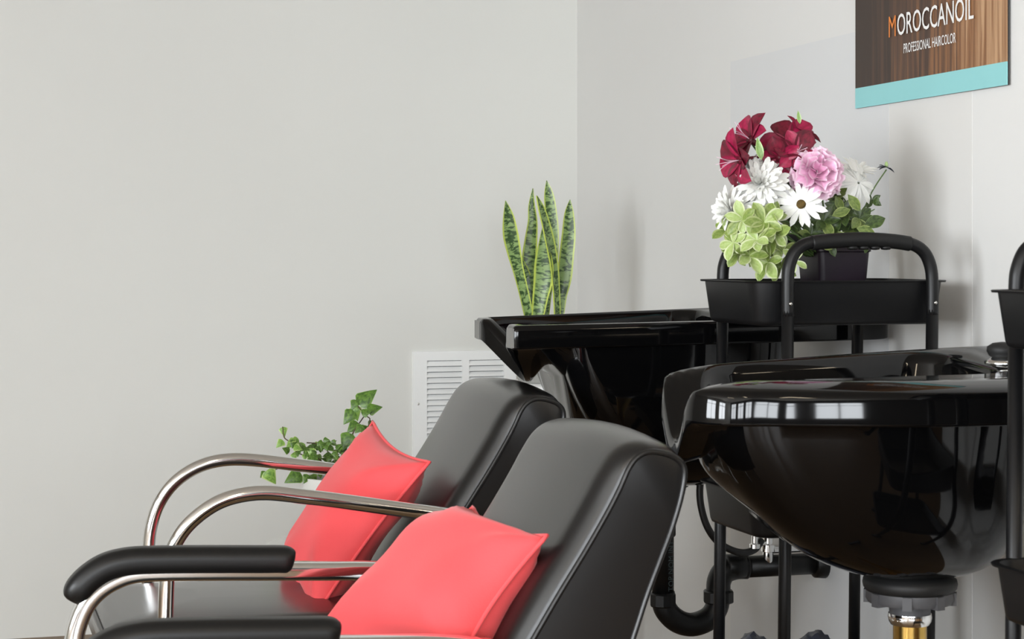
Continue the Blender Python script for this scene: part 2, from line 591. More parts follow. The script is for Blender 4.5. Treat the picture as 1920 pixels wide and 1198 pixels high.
# ceiling lights (warm tubes, seen only as reflections)
tube_spots = [(-1.0, -0.4), (0.6, -0.4), (2.6, -0.4), (3.9, -0.4)]
tube_names = ['nearest the left windows', 'above the viewer', 'in the added wider part of the room', 'nearest the dark right end of the added room part']
for i, (x, y) in enumerate(tube_spots):
    r = thing('ceiling_light', (x, y, ZC), 'warm strip light on the ceiling ' + tube_names[i], 'ceiling light', 'ceiling strip lights')
    obj('housing', box(x - 0.09, x + 0.09, y - 0.65, y + 0.65, ZC - 0.04, ZC), 'white_enamel', r, smooth=False)
    obj('diffuser', box(x - 0.075, x + 0.075, y - 0.62, y + 0.62, ZC - 0.065, ZC - 0.042), 'tube', r, smooth=False)

# ------------------------------------------------------------------ poster on the right wall
p_l, p_r = WX(1609, 203, XW), WX(1897, 160, XW)
py0, py1 = p_l.y, p_r.y            # left edge (far), right edge (near)
zb = 0.5 * (p_l.z + p_r.z)
PH = 0.92
poster = thing('hair_poster', (XW, (py0 + py1) / 2, zb), 'poster of brown hair with white lettering and a teal bottom band', 'poster')


def poster_x(s):                    # the sheet bows away from the wall towards its right edge
    return XW - 0.007 - 0.004 * s * s


def sheet(z0, z1, lift=0.0, s0=0.0, s1=1.0, back=False, n=14, thick=0.0):
    V, Fc, U = [], [], []
    for i in range(n + 1):
        s = s0 + (s1 - s0) * i / n
        for z in (z0, z1):
            V.append((poster_x(s) - lift, py0 + (py1 - py0) * s, z))
            U.append((s, (z - zb) / PH))
    for i in range(n):
        Fc.append((2 * i, 2 * i + 2, 2 * i + 3, 2 * i + 1))
    if thick:
        off = len(V)
        V += [(v[0] + thick, v[1], v[2]) for v in V]
        U += U[:]
        Fc += [tuple(reversed([k + off for k in f])) for f in Fc]
        for i in range(n):
            Fc.append((2 * i, 2 * i + off, 2 * i + 2 + off, 2 * i + 2))
            Fc.append((2 * i + 1, 2 * i + 3, 2 * i + 3 + off, 2 * i + 1 + off))
        Fc.append((0, 1, 1 + off, off)); Fc.append((2 * n, 2 * n + off, 2 * n + 1 + off, 2 * n + 1))
    return V, Fc, U


BAND = 0.046
obj('shade_backing', sheet(zb, zb + PH, lift=-0.0022, thick=0.003), 'edge_shade', poster, smooth=False)  # black layer stands in for the shadow at the lifted edge
obj('hair_photo', sheet(zb + BAND, zb + PH, thick=0.002), 'hair', poster, smooth=False)
obj('teal_band', sheet(zb, zb + BAND, lift=0.0004, thick=0.0024), 'teal', poster, smooth=False)


def lettering(name, text, s0, s1, z_base, cap, material, parent, bold=0.0):
    cu = bpy.data.curves.new('lettering', 'FONT')
    cu.body = text
    cu.size = 1.0
    cu.offset = bold
    cu.extrude = 0.0
    cu.resolution_u = 3
    o = bpy.data.objects.new('lettering_source', cu)
    COL.objects.link(o)
    dg = bpy.context.evaluated_depsgraph_get()
    me = bpy.data.meshes.new_from_object(o.evaluated_get(dg))
    bpy.data.objects.remove(o); bpy.data.curves.remove(cu)
    xs = [v.co.x for v in me.vertices]; ys = [v.co.y for v in me.vertices]
    x0, x1, y1 = min(xs), max(xs), 0.7
    V = []
    for v in me.vertices:
        s = s0 + (s1 - s0) * (v.co.x - x0) / (x1 - x0)
        V.append((poster_x(s) - 0.0022, py0 + (py1 - py0) * s, z_base + cap * v.co.y / y1))
    Fc = [tuple(p.vertices) for p in me.polygons]
    bpy.data.meshes.remove(me)
    return obj(name, (V, Fc), material, parent, smooth=False, normals=False)


def s_of(px):
    return (WX(px, 100, XW - 0.01).y - py0) / (py1 - py0)


lettering('lettering', 'M', s_of(1666), s_of(1679), WX(1690, 67, XW).z, 0.047, 'ink_orange', poster)['label'] = 'orange letter M'
lettering('lettering', 'OROCCANOIL', s_of(1682), s_of(1827), WX(1690, 67, XW).z, 0.047, 'ink_white', poster, 0.004)['label'] = 'large white lettering'
lettering('lettering', 'PROFESSIONAL HAIRCOLOR', s_of(1694), s_of(1793), WX(1697, 101, XW).z, 0.021, 'ink_white', poster, 0.004)['label'] = 'small white lettering'

# ------------------------------------------------------------------ vent grille on the back wall
va, vb = W(773, 659, YB), W(966, 659, YB)
vent = thing('wall_vent', ((va.x + vb.x) / 2, YB, va.z - 0.48), 'white louvred metal vent grille on the back wall', 'vent')
vw = vb.x - va.x
vz1 = va.z; vz0 = va.z - 0.48
c1a, c1b = W(799, 678, YB).x, W(865, 678, YB).x
c2a, c2b = W(878, 678, YB).x, W(943, 678, YB).x
st = W(800, 676, YB).z
pitch = 10.35 * 6.3 / F
rows = 22
sb = st - rows * pitch
fr = merge(box(va.x, vb.x, YB - 0.012, YB, st, vz1), box(va.x, vb.x, YB - 0.012, YB, vz0, sb),
           box(va.x, c1a, YB - 0.012, YB, sb, st), box(c1b, c2a, YB - 0.012, YB, sb, st), box(c2b, vb.x, YB - 0.012, YB, sb, st))
fo = obj('frame', fr, 'white_enamel', vent, smooth=False)
obj('shade_backing', box(c1a - .002, c2b + .002, YB - 0.0015, YB - 0.0005, sb, st), 'slot_shade', vent, smooth=False)  # dark plate stands in for the shade between the louvres
slat_me = {}
for (a, b_) in ((c1a, c1b), (c2a, c2b)):
    w = b_ - a
    # a louvre: bottom edge leans out of the frame
    zt, zl = -0.0022, -pitch + 0.0004
    prof = [(-0.001, zt), (-0.004, zt), (-0.0155, zl), (-0.0125, zl)]
    V = [(0, y, z) for y, z in prof] + [(w, y, z) for y, z in prof]
    Fc = [(0, 1, 2, 3), (7, 6, 5, 4), (0, 4, 5, 1), (1, 5, 6, 2), (2, 6, 7, 3), (3, 7, 4, 0)]
    me = mesh_data('slat', V, Fc, 'white_enamel', smooth=False)
    for k in range(rows):
        o = bpy.data.objects.new('slat', me)
        COL.objects.link(o)
        o.parent = vent
        o.location = Vector((a, YB, st - k * pitch)) - vent.location
screw = W(783, 757, YB)
obj('screw', lathe_x((screw.x, YB - 0.012, screw.z), [(0.004, 0), (0.003, 0.002)], 12, (0, -1, 0)), 'steel', vent)


# ------------------------------------------------------------------ shampoo chairs
NY = 2.75                                       # near side of the near chair's backrest
BK_W = 0.47
front_px = [(880, 1395), (935, 1310), (1000, 1198), (1050, 1112), (1100, 1030), (1140, 960), (1163, 915), (1180, 877), (1197, 856), (1220, 847)]
back_px = [(1250, 851), (1272, 861), (1284, 882), (1279, 925), (1262, 985), (1240, 1045), (1215, 1112), (1187, 1198), (1130, 1370)]
prof_front = [W(x, y, NY) for x, y in front_px]
prof_back = [W(x, y, NY) for x, y in back_px]


def backrest_geo(y0, y1, dx, dz):
    """near edge y0, far edge y1; outline bulges outwards between its two piped edges"""
    pts = catmull(prof_front + prof_back, 5)
    nf = len(prof_front) * 5
    n = len(pts)
    nor = []
    for i in range(n):
        t = pts[min(i + 1, n - 1)] - pts[max(i - 1, 0)]
        nor.append(Vector((-t.z, 0, t.x)).normalized())
    rings = []
    ss = [0, 0.003, 0.009, 0.018, 0.03, 0.045, 0.062, 0.08, 0.1, 0.15, 0.25, 0.38, 0.5]
    ss = ss + [1 - q for q in reversed(ss[:-1])]
    for s in ss:
        e = min(s, 1 - s) * 2
        d = e / 2 * abs(y1 - y0)
        bulge = 0.030 * math.sqrt(max(0.0, 1 - (1 - min(1, d / 0.045)) ** 2)) + 0.008 * math.sin(PI * s)
        ring = []
        for i in range(n):
            k = 1.0 - 0.6 * smoothstep(nf - 22, nf - 4, i) - 0.4 * smoothstep(nf, nf + 12, i)   # front and, less, the crown
            dome = 0.010 * math.sin(PI * s) * smoothstep(0.55 * nf, nf, i) * (1 - smoothstep(nf + 6, nf + 16, i))
            p = pts[i] + nor[i] * (bulge * k)
            ring.append(Vector((p.x + dx, y0 + (y1 - y0) * s, p.z + dz + dome)))
        rings.append(ring)
    return stack(rings), [Vector((p.x + dx, y0, p.z + dz)) for p in pts]


def seat_geo(x0, x1, y0, y1, z0, z1, crown=0.02, r=0.035):
    rings = []
    prof = [(0.012, 0.0), (0.0, 0.2), (0.0, 0.62), (0.006, 0.82), (0.022, 0.95), (0.05, 1.0), (0.11, 1.06), (0.2, 1.1)]
    for inset, h in prof:
        ring = []
        w, l = (x1 - x0) - 2 * inset, (y1 - y0) - 2 * inset
        cx, cy = (x0 + x1) / 2, (y0 + y1) / 2
        rr = max(0.012, 0.05 - inset * 0.3)
        for a, b in rrect(w, l, min(rr, w / 2.1, l / 2.1), 6):
            ring.append(Vector((cx + a, cy + b, z0 + (z1 - z0) * h)))
        rings.append(ring)
    return stack(rings)


def make_chair(name, label, dx, dz, y0, seat_x0, seat_z):
    y1 = y0 + BK_W
    base_x = prof_front[0].x + dx
    root = thing(name, (base_x - 0.2, (y0 + y1) / 2, 0), label, 'chair', 'shampoo chairs')
    g, outline = backrest_geo(y0, y1, dx, dz)
    bk = obj('backrest', g, 'vinyl', root, sharp=70)
    for yy in (y0, y1):
        path = [Vector((p.x, yy, p.z)) for p in outline]
        obj('piping', tube(path, 0.0045, 8), 'vinyl_edge', bk)
    sg = seat_geo(seat_x0, base_x + 0.06, y0 - 0.02, y1 + 0.02, seat_z - 0.10, seat_z)
    st_ = obj('seat', sg, 'vinyl', root, sharp=60)
    pz = seat_z - 0.005
    pr = [(a, b) for a, b in rrect(base_x + 0.06 - seat_x0, BK_W + 0.04, 0.05, 6)]
    cx, cy = (base_x + 0.06 + seat_x0) / 2, (y0 + y1) / 2
    obj('piping', tube([Vector((cx + a, cy + b, pz - 0.02)) for a, b in pr], 0.0045, 8, closed=True, up=Vector((0, 0, 1))), 'vinyl_edge', st_)
    # under frame: two sled legs and a cross bar
    for yy in (y0 + 0.05, y1 - 0.05):
        path = catmull([(seat_x0 + 0.10, yy, seat_z - 0.10), (seat_x0 + 0.08, yy, 0.10), (seat_x0 + 0.10, yy, 0.02), (seat_x0 + 0.16, yy, 0.015),
                        (base_x - 0.06, yy, 0.015), (base_x, yy, 0.02), (base_x + 0.02, yy, 0.10), (base_x, yy, seat_z - 0.10)], 5)
        obj('leg', tube(path, 0.013, 12), 'chrome', root)
    obj('cross_bar', tube([(cx, y0 + 0.05, seat_z - 0.11), (cx, y1 - 0.05, seat_z - 0.11)], 0.013, 12, up=Vector((1, 0, 0))), 'chrome', root)
    return root, outline


# far chair, bare chrome tube arms
FY = 3.71
near_top = W(1220, 847, NY)
far_top = W(1008, 748, FY)
fdx, fdz = far_top.x - near_top.x, far_top.z - near_top.z
seat_fx = W(196, 1150, FY).x
far_chair, far_outline = make_chair('shampoo_chair', 'black vinyl shampoo chair with bare chrome tube arms, further from the viewer', fdx, fdz, FY, seat_fx, 0.475)
near_chair, near_outline = make_chair('shampoo_chair', 'black vinyl shampoo chair with black padded armrests, nearest the viewer', 0.0, 0.0, NY, 0.24, 0.40)

arm1 = [(276, 1330), (277, 1180), (277, 1090), (279, 1025), (284, 985), (297, 945), (320, 911), (352, 885), (390, 868), (432, 861), (485, 863), (560, 872), (630, 881), (720, 894), (800, 906)]
arm2 = [(307, 1420), (309, 1240), (311, 1130), (314, 1072), (323, 1030), (345, 992), (378, 961), (415, 939), (458, 927), (505, 924), (570, 931), (650, 941), (760, 956), (830, 965), (884, 973)]
A1Y, A2Y = 4.24, 3.655
for px, yy in ((arm1, A1Y), (arm2, A2Y)):
    path = catmull([W(x, y, yy) for x, y in px], 6)
    path = [p for p in path if p.z > 0.05]
    path = [Vector((path[0].x, yy, 0.0))] + path
    a = obj('armrest', tube(path, 0.0148, 16), 'chrome', far_chair)
    a['label'] = 'chrome tube arm'
    e = path[-1]
    s = 1 if yy == A2Y else -1
    obj('bolt', merge(tube([e + Vector((-0.002, -0.02 * s, -0.002)), e + Vector((0.004, 0.06 * s, -0.002))], 0.0085, 12, up=Vector((1, 0, 0))),
                      lathe_x(e + Vector((-0.001, -0.016 * s, 0.0)), [(0.013, -0.003), (0.014, 0), (0.014, 0.006), (0.012, 0.009)], 16, (0, s, 0))), 'steel', a)

# near chair arms: flat chrome bar with a black pad on its front half
bar_px = [(790, 1078), (700, 1070), (600, 1070), (500, 1070), (400, 1070), (300, 1071), (250, 1075), (215, 1087), (185, 1106), (162, 1132), (147, 1165), (139, 1200), (135, 1260), (134, 1420)]
pad_px = [(548, 1052), (530, 1049), (480, 1049), (380, 1049), (290, 1050), (240, 1053), (200, 1063), (168, 1083), (146, 1106), (133, 1126)]
A3Y = 3.285


def pad_sweep(path, w, h):
    n = len(path)
    sc = []
    secs = rrect(w, h, min(w, h) * 0.42, 5)
    L = [0]
    for i in range(1, n): L.append(L[-1] + (path[i] - path[i - 1]).length)
    for i in range(n):
        d0, d1 = L[i], L[-1] - L[i]
        k0 = math.sqrt(max(0, 1 - (1 - min(1, d0 / 0.016)) ** 2)) * 0.35 + 0.65
        k1 = math.sqrt(max(0, 1 - (1 - min(1, d1 / 0.03)) ** 2)) * 0.6 + 0.4
        sc.append(k0 * k1)
    return sweep(path, secs, scale=sc)


def near_arm(off):
    path = catmull([W(x, y, A3Y) + off for x, y in bar_px], 5)
    path = [p for p in path if p.z > 0.03]
    path.append(Vector((path[-1].x, path[-1].y, 0.0)))
    a = obj('armrest', sweep(path, rrect(0.040, 0.031, 0.009, 4)), 'chrome', near_chair, sharp=50)
    a['label'] = 'bent chrome arm bar'
    pp = catmull([W(x, y, A3Y) + off for x, y in pad_px], 6)
    p = obj('arm_pad', pad_sweep(pp, 0.058, 0.047), 'pad', a)
    p['label'] = 'black armrest pad'
    e = path[0]
    obj('bolt', tube([e + Vector((0, -0.03, 0)), e + Vector((0.01, 0.03 if off.y < -0.1 else -0.03, 0))] if off.y > -0.1 else [e, e + Vector((0.01, 0.06, 0))], 0.009, 12, up=Vector((1, 0, 0))), 'steel', a)


near_arm(Vector((0, 0, 0)))
near_arm(Vector((-0.036, -0.58, -0.014)))


# ------------------------------------------------------------------ red cushions
def cushion(name, corners, thick, label, seed, flip=1, cross=0.0, pinch=0.11):
    """corners: far-top, near-top, near-bottom, far-bottom in world coordinates"""
    rnd = random.Random(seed)
    FT, NT, NB, FB = [Vector(c) for c in corners]
    c0 = (FT + NT + NB + FB) / 4
    nrm = (NT - FT).cross(FB - FT).normalized() * flip
    n = 26
    V, Fc = [], []
    ph = [rnd.uniform(0, 6.28) for _ in range(6)]
    def pt(i, j, side):
        s, r = i / n, j / n
        # pinch the sides inwards so that the corners stand out as ears
        a, b = 2 * s - 1, 2 * r - 1
        a2 = a * (1 - pinch * (1 - b * b) * abs(a) ** 1.5)
        b2 = b * (1 - pinch * (1 - a * a) * abs(b) ** 1.5)
        s2, r2 = (a2 + 1) / 2, (b2 + 1) / 2
        p = FT * (1 - s2) * (1 - r2) + NT * s2 * (1 - r2) + NB * s2 * r2 + FB * (1 - s2) * r2
        h = max(0.0, (1 - a ** 4) * (1 - b ** 4)) ** 0.62 * (1 - 0.25 * (a * a + b * b) / 2)
        edge = (1 - (1 - h)) 
        wr = 0.004 * math.sin(7 * s + 5 * r + ph[0]) + 0.0035 * math.sin(13 * r - 6 * s + ph[1]) * (0.4 + abs(a))
        # puckers running in from the corners
        pk = 0
        for (ca, cb) in ((-1, -1), (1, -1), (1, 1), (-1, 1)):
            da, db = a - ca, b - cb
            d = math.hypot(da, db)
            ang = math.atan2(db, da)
            pk += 0.020 * math.sin(7 * ang + ph[3]) * math.exp(-d * 2.2) * min(1, d * 3)
        q = thick * h + (wr + pk + cross * (a * b)) * h
        return p + nrm * (q if side > 0 else -q)
    idx = {}
    for side in (1, -1):
        for i in range(n + 1):
            for j in range(n + 1):
                if side < 0 and (i in (0, n) or j in (0, n)):
                    idx[(side, i, j)] = idx[(1, i, j)]
                    continue
                idx[(side, i, j)] = len(V)
                V.append(pt(i, j, side))
        for i in range(n):
            for j in range(n):
                f = (idx[(side, i, j)], idx[(side, i + 1, j)], idx[(side, i + 1, j + 1)], idx[(side, i, j + 1)])
                Fc.append(f if side > 0 else tuple(reversed(f)))
    root = thing(name, (c0.x, c0.y, min(c.z for c in (FT, NT, NB, FB))), label, 'cushion', 'red scatter cushions')
    body = obj('cover', (V, Fc), 'red', root)
    rim = [V[idx[(1, i, 0)]] for i in range(n)] + [V[idx[(1, n, j)]] for j in range(n)] + [V[idx[(1, i, n)]] for i in range(n, 0, -1)] + [V[idx[(1, 0, j)]] for j in range(n, 0, -1)]
    obj('seam', tube(rim, 0.0035, 8, closed=True), 'red', root)
    return root


cushion('red_cushion', [W(699, 790, 4.16), W(806, 866, 3.80), W(588, 1160, 3.82), W(524, 1070, 4.18)], 0.066,
        'red square cushion on the far chair with chrome tube arms', 3)
cushion('red_cushion', [W(887, 950, 3.17), W(1026, 1004, 2.78), W(862, 1262, 2.76), W(575, 1190, 3.17)], 0.072,
        'red square cushion on the near chair with padded armrests', 5, cross=0.02, pinch=0.15)


# ------------------------------------------------------------------ shampoo basins
def perim(x0, x1, y0, y1, rf, rb, bow=0.0):
    """closed outline starting at the middle of the front edge; equal count for any size"""
    w, l = y1 - y0, x1 - x0
    rf = min(rf, w / 2.02, l / 2.02); rb = min(rb, w / 2.02, l / 2.02)
    ym = (y0 + y1) / 2
    P = []
    nfr, nc, ns = 22, 9, 18
    for k in range(nfr): P.append((x0, ym + (y1 - rf - ym) * k / nfr))
    for k in range(nc): a = PI / 2 * k / nc; P.append((x0 + rf - rf * math.cos(a), y1 - rf + rf * math.sin(a)))
    for k in range(ns): t = k / ns; P.append((x0 + rf + (x1 - rb - x0 - rf) * t, y1 + bow * 1.2 * t * (1 - t)))
    for k in range(nc): a = PI / 2 * k / nc; P.append((x1 - rb + rb * math.sin(a), y1 - rb + rb * math.cos(a)))
    for k in range(ns): t = k / ns; P.append((x1, y1 - rb + (y0 + rb - y1 + rb) * t))
    for k in range(nc): a = PI / 2 * k / nc; P.append((x1 - rb + rb * math.cos(a), y0 + rb - rb * math.sin(a)))
    for k in range(ns): t = k / ns; P.append((x1 - rb + (x0 + rf - x1 + rb) * t, y0 - bow * 4 * t * (1 - t)))
    for k in range(nc): a = PI / 2 * k / nc; P.append((x0 + rf - rf * math.sin(a), y0 + rf - rf * math.cos(a)))
    for k in range(nfr): P.append((x0, y0 + rf + (ym - y0 - rf) * k / nfr))
    return P


def make_basin(name, label, FN, FF, BN, BF, rf, drop, depth, horn, bow, flare, band, recess, back=0.0, tips=False):
    """corner points of the rim: front near, front far, back near, back far"""
    FN, FF, BN, BF = map(Vector, (FN, FF, BN, BF))
    L = ((BN - FN).length + (BF - FF).length) / 2
    Wd = ((FF - FN).length + (BF - BN).length) / 2

    def mp(x, y, z):
        a, b = x / L, y / Wd
        p = FN * (1 - a) * (1 - b) + BN * a * (1 - b) + BF * a * b + FF * (1 - a) * b
        return Vector((p.x, p.y, p.z + z))

    def dropz(x, y, z):
        s = y / Wd
        if s <= horn or s >= 1 - horn: return z
        c = (0.5 - 0.5 * math.cos(2 * PI * (s - horn) / (1 - 2 * horn))) ** 0.75
        w = 1 - smoothstep(0.02, 0.17, x)
        d = drop * c * w
        return z - d * max(0.0, 1 + z / 0.34)

    root = thing(name, (mp(0.45, Wd / 2, 0).x, mp(0.45, Wd / 2, 0).y, mp(0.45, Wd / 2, -depth).z), label, 'basin', 'shampoo basins')
    rings = []

    def ring(x0, x1, y0, y1, rf_, rb_, z, bw=0.0):
        rings.append([mp(x + back * max(0.0, z - dropz(x, y, z)) / drop, y, dropz(x, y, z)) for x, y in perim(x0, x1, y0, y1, rf_, rb_, bw)])
    xb = 0.565                                 # back edge of the bowl, the tap deck lies behind it
    fl = flare * 1.25
    # inside
    ring(0.41, 0.49, Wd / 2 - 0.04, Wd / 2 + 0.04, 0.04, 0.04, -depth + 0.035)
    ring(max(0.25, recess + 0.12), 0.51, 0.14, Wd - 0.14, 0.10, 0.10, -depth + 0.06)
    ring(max(0.15, recess + 0.06), 0.54, 0.08 + fl * 0.5, Wd - 0.08 - fl * 0.5, 0.09, 0.10, -depth * 0.6)
    ring(max(0.09, recess + 0.03), 0.56, 0.05 + fl * 0.8, Wd - 0.05 - fl * 0.8, 0.08, 0.09, -depth * 0.30)
    ring(0.034 + fl, xb, 0.028 + fl, Wd - 0.028 - fl, rf * 0.7, 0.07, -0.02)
    ring(0.029 + fl, xb, 0.023 + fl, Wd - 0.023 - fl, rf * 0.75, 0.07, -0.005)
    ring(0.024 + fl, xb + 0.006, 0.018 + fl, Wd - 0.018 - fl, rf * 0.8, 0.07, 0.0)
    # rim band, flaring outwards to its lower edge
    ring(0.010 + fl, L - 0.008, 0.010 + fl, Wd - 0.010 - fl, rf, 0.05, 0.0, bow)
    for q in (0.985, 0.95, 0.90, 0.84, 0.78, 0.66, 0.5, 0.34, 0.18, 0.06):
        o_ = min(fl * 0.2, 0.006) * q * q + (fl + 0.004) * max(0.0, (q - 0.74) / 0.26) ** 2.2
        ring(o_, L - 0.002, o_, Wd - o_, rf, 0.05, -band * (1 - q), bow)
    ring(0.0, L - 0.002, 0.0, Wd, rf, 0.05, -band + 0.001, bow)
    ring(0.003, L - 0.006, 0.003, Wd - 0.003, rf, 0.05, -band - 0.001, bow)
    ring(0.014, L - 0.018, 0.014, Wd - 0.014, rf, 0.05, -band - 0.002, bow)
    # bowl underneath
    by = 0.020
    N = 18
    for k in range(N + 1):
        t = k / N
        t = math.sin(t * PI / 2) * 0.5 + t * 0.5
        z = -band - 0.003 - (depth - band) * t
        fx = 1 - max(0.0, 1 - t ** 1.4) ** 0.5
        fb = 1 - max(0.0, 1 - t ** 5) ** 0.5
        fy = 1 - max(0.0, 1 - t ** 2.4) ** 0.5
        xs = recess + 0.02
        x0 = xs + (0.41 - xs) * fx
        x1 = 0.655 + (0.51 - 0.655) * fb
        y0 = by + (Wd / 2 - 0.05 - by) * fy
        r = max(0.05, rf * 0.8) + 0.03 * t
        ring(x0, x1, y0, Wd - y0, min(r, (x1 - x0) / 2.05), min(r + 0.08, (x1 - x0) / 2.05), z, bow * (1 - t) * 0.8)
    g = stack(rings)
    obj('bowl', g, 'basin', root, sharp=75)
    if tips:
        for ya in (0.004, Wd - 0.070):
            q = [mp(-0.001, ya, -0.006), mp(-0.001, ya + 0.066, -0.006), mp(-0.001, ya + 0.066, -0.046), mp(-0.001, ya, -0.046)]
            b2 = [p + Vector((0.004, 0, 0)) for p in q]
            obj('horn_tip', stack([q, b2]), 'basin_end', root, smooth=False)['label'] = 'dull grey front face of a rim horn'
    return root, mp, L, Wd


def unit_at(X, px, py, Y):
    p = W(px, py, Y)
    return p


def ext(P, Q, X):
    """extend the line P->Q to world x = X"""
    k = (X - P.x) / (Q.x - P.x)
    return P + (Q - P) * k


nFN, nFF = W(1304, 724, 2.82), W(1222, 684, 3.17)
nBN = ext(nFN, W(1900, 710, 2.79), 1.99)
nBF = ext(nFF, W(1886, 638, 3.24), 1.99)
near_basin, nmp, nL, nW = make_basin('shampoo_basin', 'glossy black shampoo basin nearest the viewer with a brass drain pipe', nFN, nFF, nBN, nBF, 0.11, 0.10, 0.358, 0.17, 0.062, 0.034, 0.066, 0.03)
fFN, fFF = W(962, 611, 3.80), W(890, 595, 4.24)
fBN = ext(fFN, W(1340, 602, 3.79), 1.99)
fBF = ext(fFF, W(1315, 577, 4.32), 1.99)
far_basin, fmp, fL, fW = make_basin('shampoo_basin', 'glossy black shampoo basin with square horns in front of the snake plant', fFN, fFF, fBN, fBF, 0.012, 0.10, 0.375, 0.17, 0.006, 0.002, 0.048, 0.10, back=0.085, tips=True)


def add_tap(root, mp, x, y):
    c = mp(x, y, 0)
    obj('tap', merge(lathe(c, [(0.032, -0.002), (0.032, 0.004), (0.024, 0.008), (0.018, 0.012)], 24)), 'chrome', root)
    obj('tap_knob', lathe(c, [(0.017, 0.010), (0.024, 0.014), (0.028, 0.022), (0.027, 0.030), (0.018, 0.036), (0.004, 0.038)], 24), 'rubber', root)


def add_spray(root, mp, x, y):
    c = mp(x, y, 0)
    obj('spray_head', merge(lathe(c, [(0.024, -0.002), (0.024, 0.008), (0.016, 0.014), (0.014, 0.024)], 20),
                            tube(catmull([c + Vector((0, 0, 0.02)), c + Vector((-0.01, 0, 0.035)), c + Vector((-0.05, 0, 0.042)), c + Vector((-0.10, 0.0, 0.030))], 5), 0.011, 12)), 'chrome', root)


add_tap(near_basin, nmp, 0.605, nW * 0.40)
add_tap(far_basin, fmp, 0.70, fW * 0.35)

# drain assembly under the near basin
dc = W(1706, 1086, 3.0)
S = (dc - Vector((0, 0, H))).dot(Vector((ST, CT, 0))) / F        # metres per pixel here
Zd = lambda py: dc.z - (py - 1086) * S
C0 = (dc.x, dc.y, 0)
drain = thing('basin_drain', (dc.x, dc.y, 0), 'brass drain pipe with grey locknut below the near basin', 'drain pipe')
obj('gasket', lathe(C0, [(0.050, Zd(1070)), (0.080, Zd(1084)), (0.0815, Zd(1092)), (0.080, Zd(1100)), (0.074, Zd(1108)), (0.03, Zd(1108))][::-1], 48), 'rubber', drain)
obj('locknut', lathe(C0, [(0.036, Zd(1106)), (0.075, Zd(1106)), (0.076, Zd(1120)), (0.072, Zd(1128)), (0.036, Zd(1134)), (0.0355, Zd(1150)), (0.03, Zd(1150))][::-1], 48), 'nut', drain, sharp=40)
for k in range(8):
    a = 2 * PI * (k + 0.3) / 8
    c = Vector((dc.x + 0.066 * math.cos(a), dc.y + 0.066 * math.sin(a), 0))
    V, Fc = box(-0.013, 0.013, -0.008, 0.008, Zd(1131), Zd(1107))
    rot = Matrix.Rotation(a, 3, 'Z')
    obj('lug', ([rot @ Vector(v) + c for v in V], Fc), 'nut', drain, smooth=False)
obj('slip_nut', lathe(C0, [(0.030, Zd(1148)), (0.037, Zd(1149)), (0.038, Zd(1156)), (0.0365, Zd(1164)), (0.033, Zd(1170)), (0.028, Zd(1171))][::-1], 32), 'chrome', drain, sharp=40)
obj('tailpiece', lathe(C0, [(0.0290, Zd(1168)), (0.0290, 0.12), (0.0290, 0.0)][::-1], 32), 'brass', drain, sharp=40)

# drain trap under the far basin: black plastic tailpiece, bend, union nut and arm into the wall
TY = 4.18
trap = thing('drain_trap', (W(1240, 1100, TY).x, TY, W(1300, 1200, TY).z - 0.06), 'black plastic drain trap and pipe behind the near chair', 'drain pipe')
Sp = (W(1300, 1100, TY).x - W(1299, 1100, TY).x)
tp = [W(1243, 880, TY), W(1243, 1000, TY), W(1243, 1116, TY)]
R_ = 0.0255
tail_top = Vector((W(1243, 880, TY).x, TY, 0.66))
obj('tailpiece', tube([tail_top] + tp, R_, 20, up=Vector((1, 0, 0))), 'abs', trap)
bend = catmull([W(1243, 1110, TY), W(1247, 1140, TY), W(1268, 1163, TY), W(1297, 1171, TY), W(1328, 1160, TY), W(1344, 1138, TY), W(1347, 1112, TY)], 6)
obj('bend', tube(bend, R_ * 1.08, 20, up=Vector((0, 1, 0))), 'abs', trap)
for (x, y, hh) in ((1243, 958, 8), (1243, 990, 14), (1243, 1124, 12), (1347, 1118, 11)):
    c = W(x, y, TY)
    rr = R_ * (1.42 if y == 1118 else 1.20)
    h2 = hh * Sp
    obj('union_nut', lathe((c.x, c.y, c.z), [(rr * 0.92, -h2), (rr, -h2 * 0.8), (rr, h2 * 0.8), (rr * 0.92, h2)], 10), 'abs', trap, sharp=30)
elbow = catmull([W(1347, 1112, TY), W(1348, 1090, TY), W(1358, 1072, TY), W(1378, 1064, TY), W(1400, 1063, TY)], 6)
obj('elbow', tube(elbow, R_ * 1.12, 20), 'abs', trap)
pe = W(1395, 1063, TY)
obj('waste_arm', tube([pe, Vector((XW - 0.002, TY, pe.z))], R_, 20, up=Vector((0, 1, 0))), 'abs', trap)
obj('coupling', lathe_x(W(1360, 1063, TY), [(R_ * 1.05, 0), (R_ * 1.18, 0.004), (R_ * 1.18, 0.045), (R_ * 1.02, 0.048)], 24), 'abs', trap)
obj('wall_flange', lathe_x(Vector((XW, TY, pe.z)), [(0.028, -0.03), (0.034, -0.026), (0.036, -0.006), (0.036, 0)], 24), 'abs', trap)
vent_ring = W(1270, 905, TY)
obj('collar', lathe((vent_ring.x - 0.02, TY, vent_ring.z), [(0.03, -0.012), (0.044, -0.008), (0.046, 0.012), (0.05, 0.018), (0.05, 0.05)], 12), 'abs', trap, sharp=30)


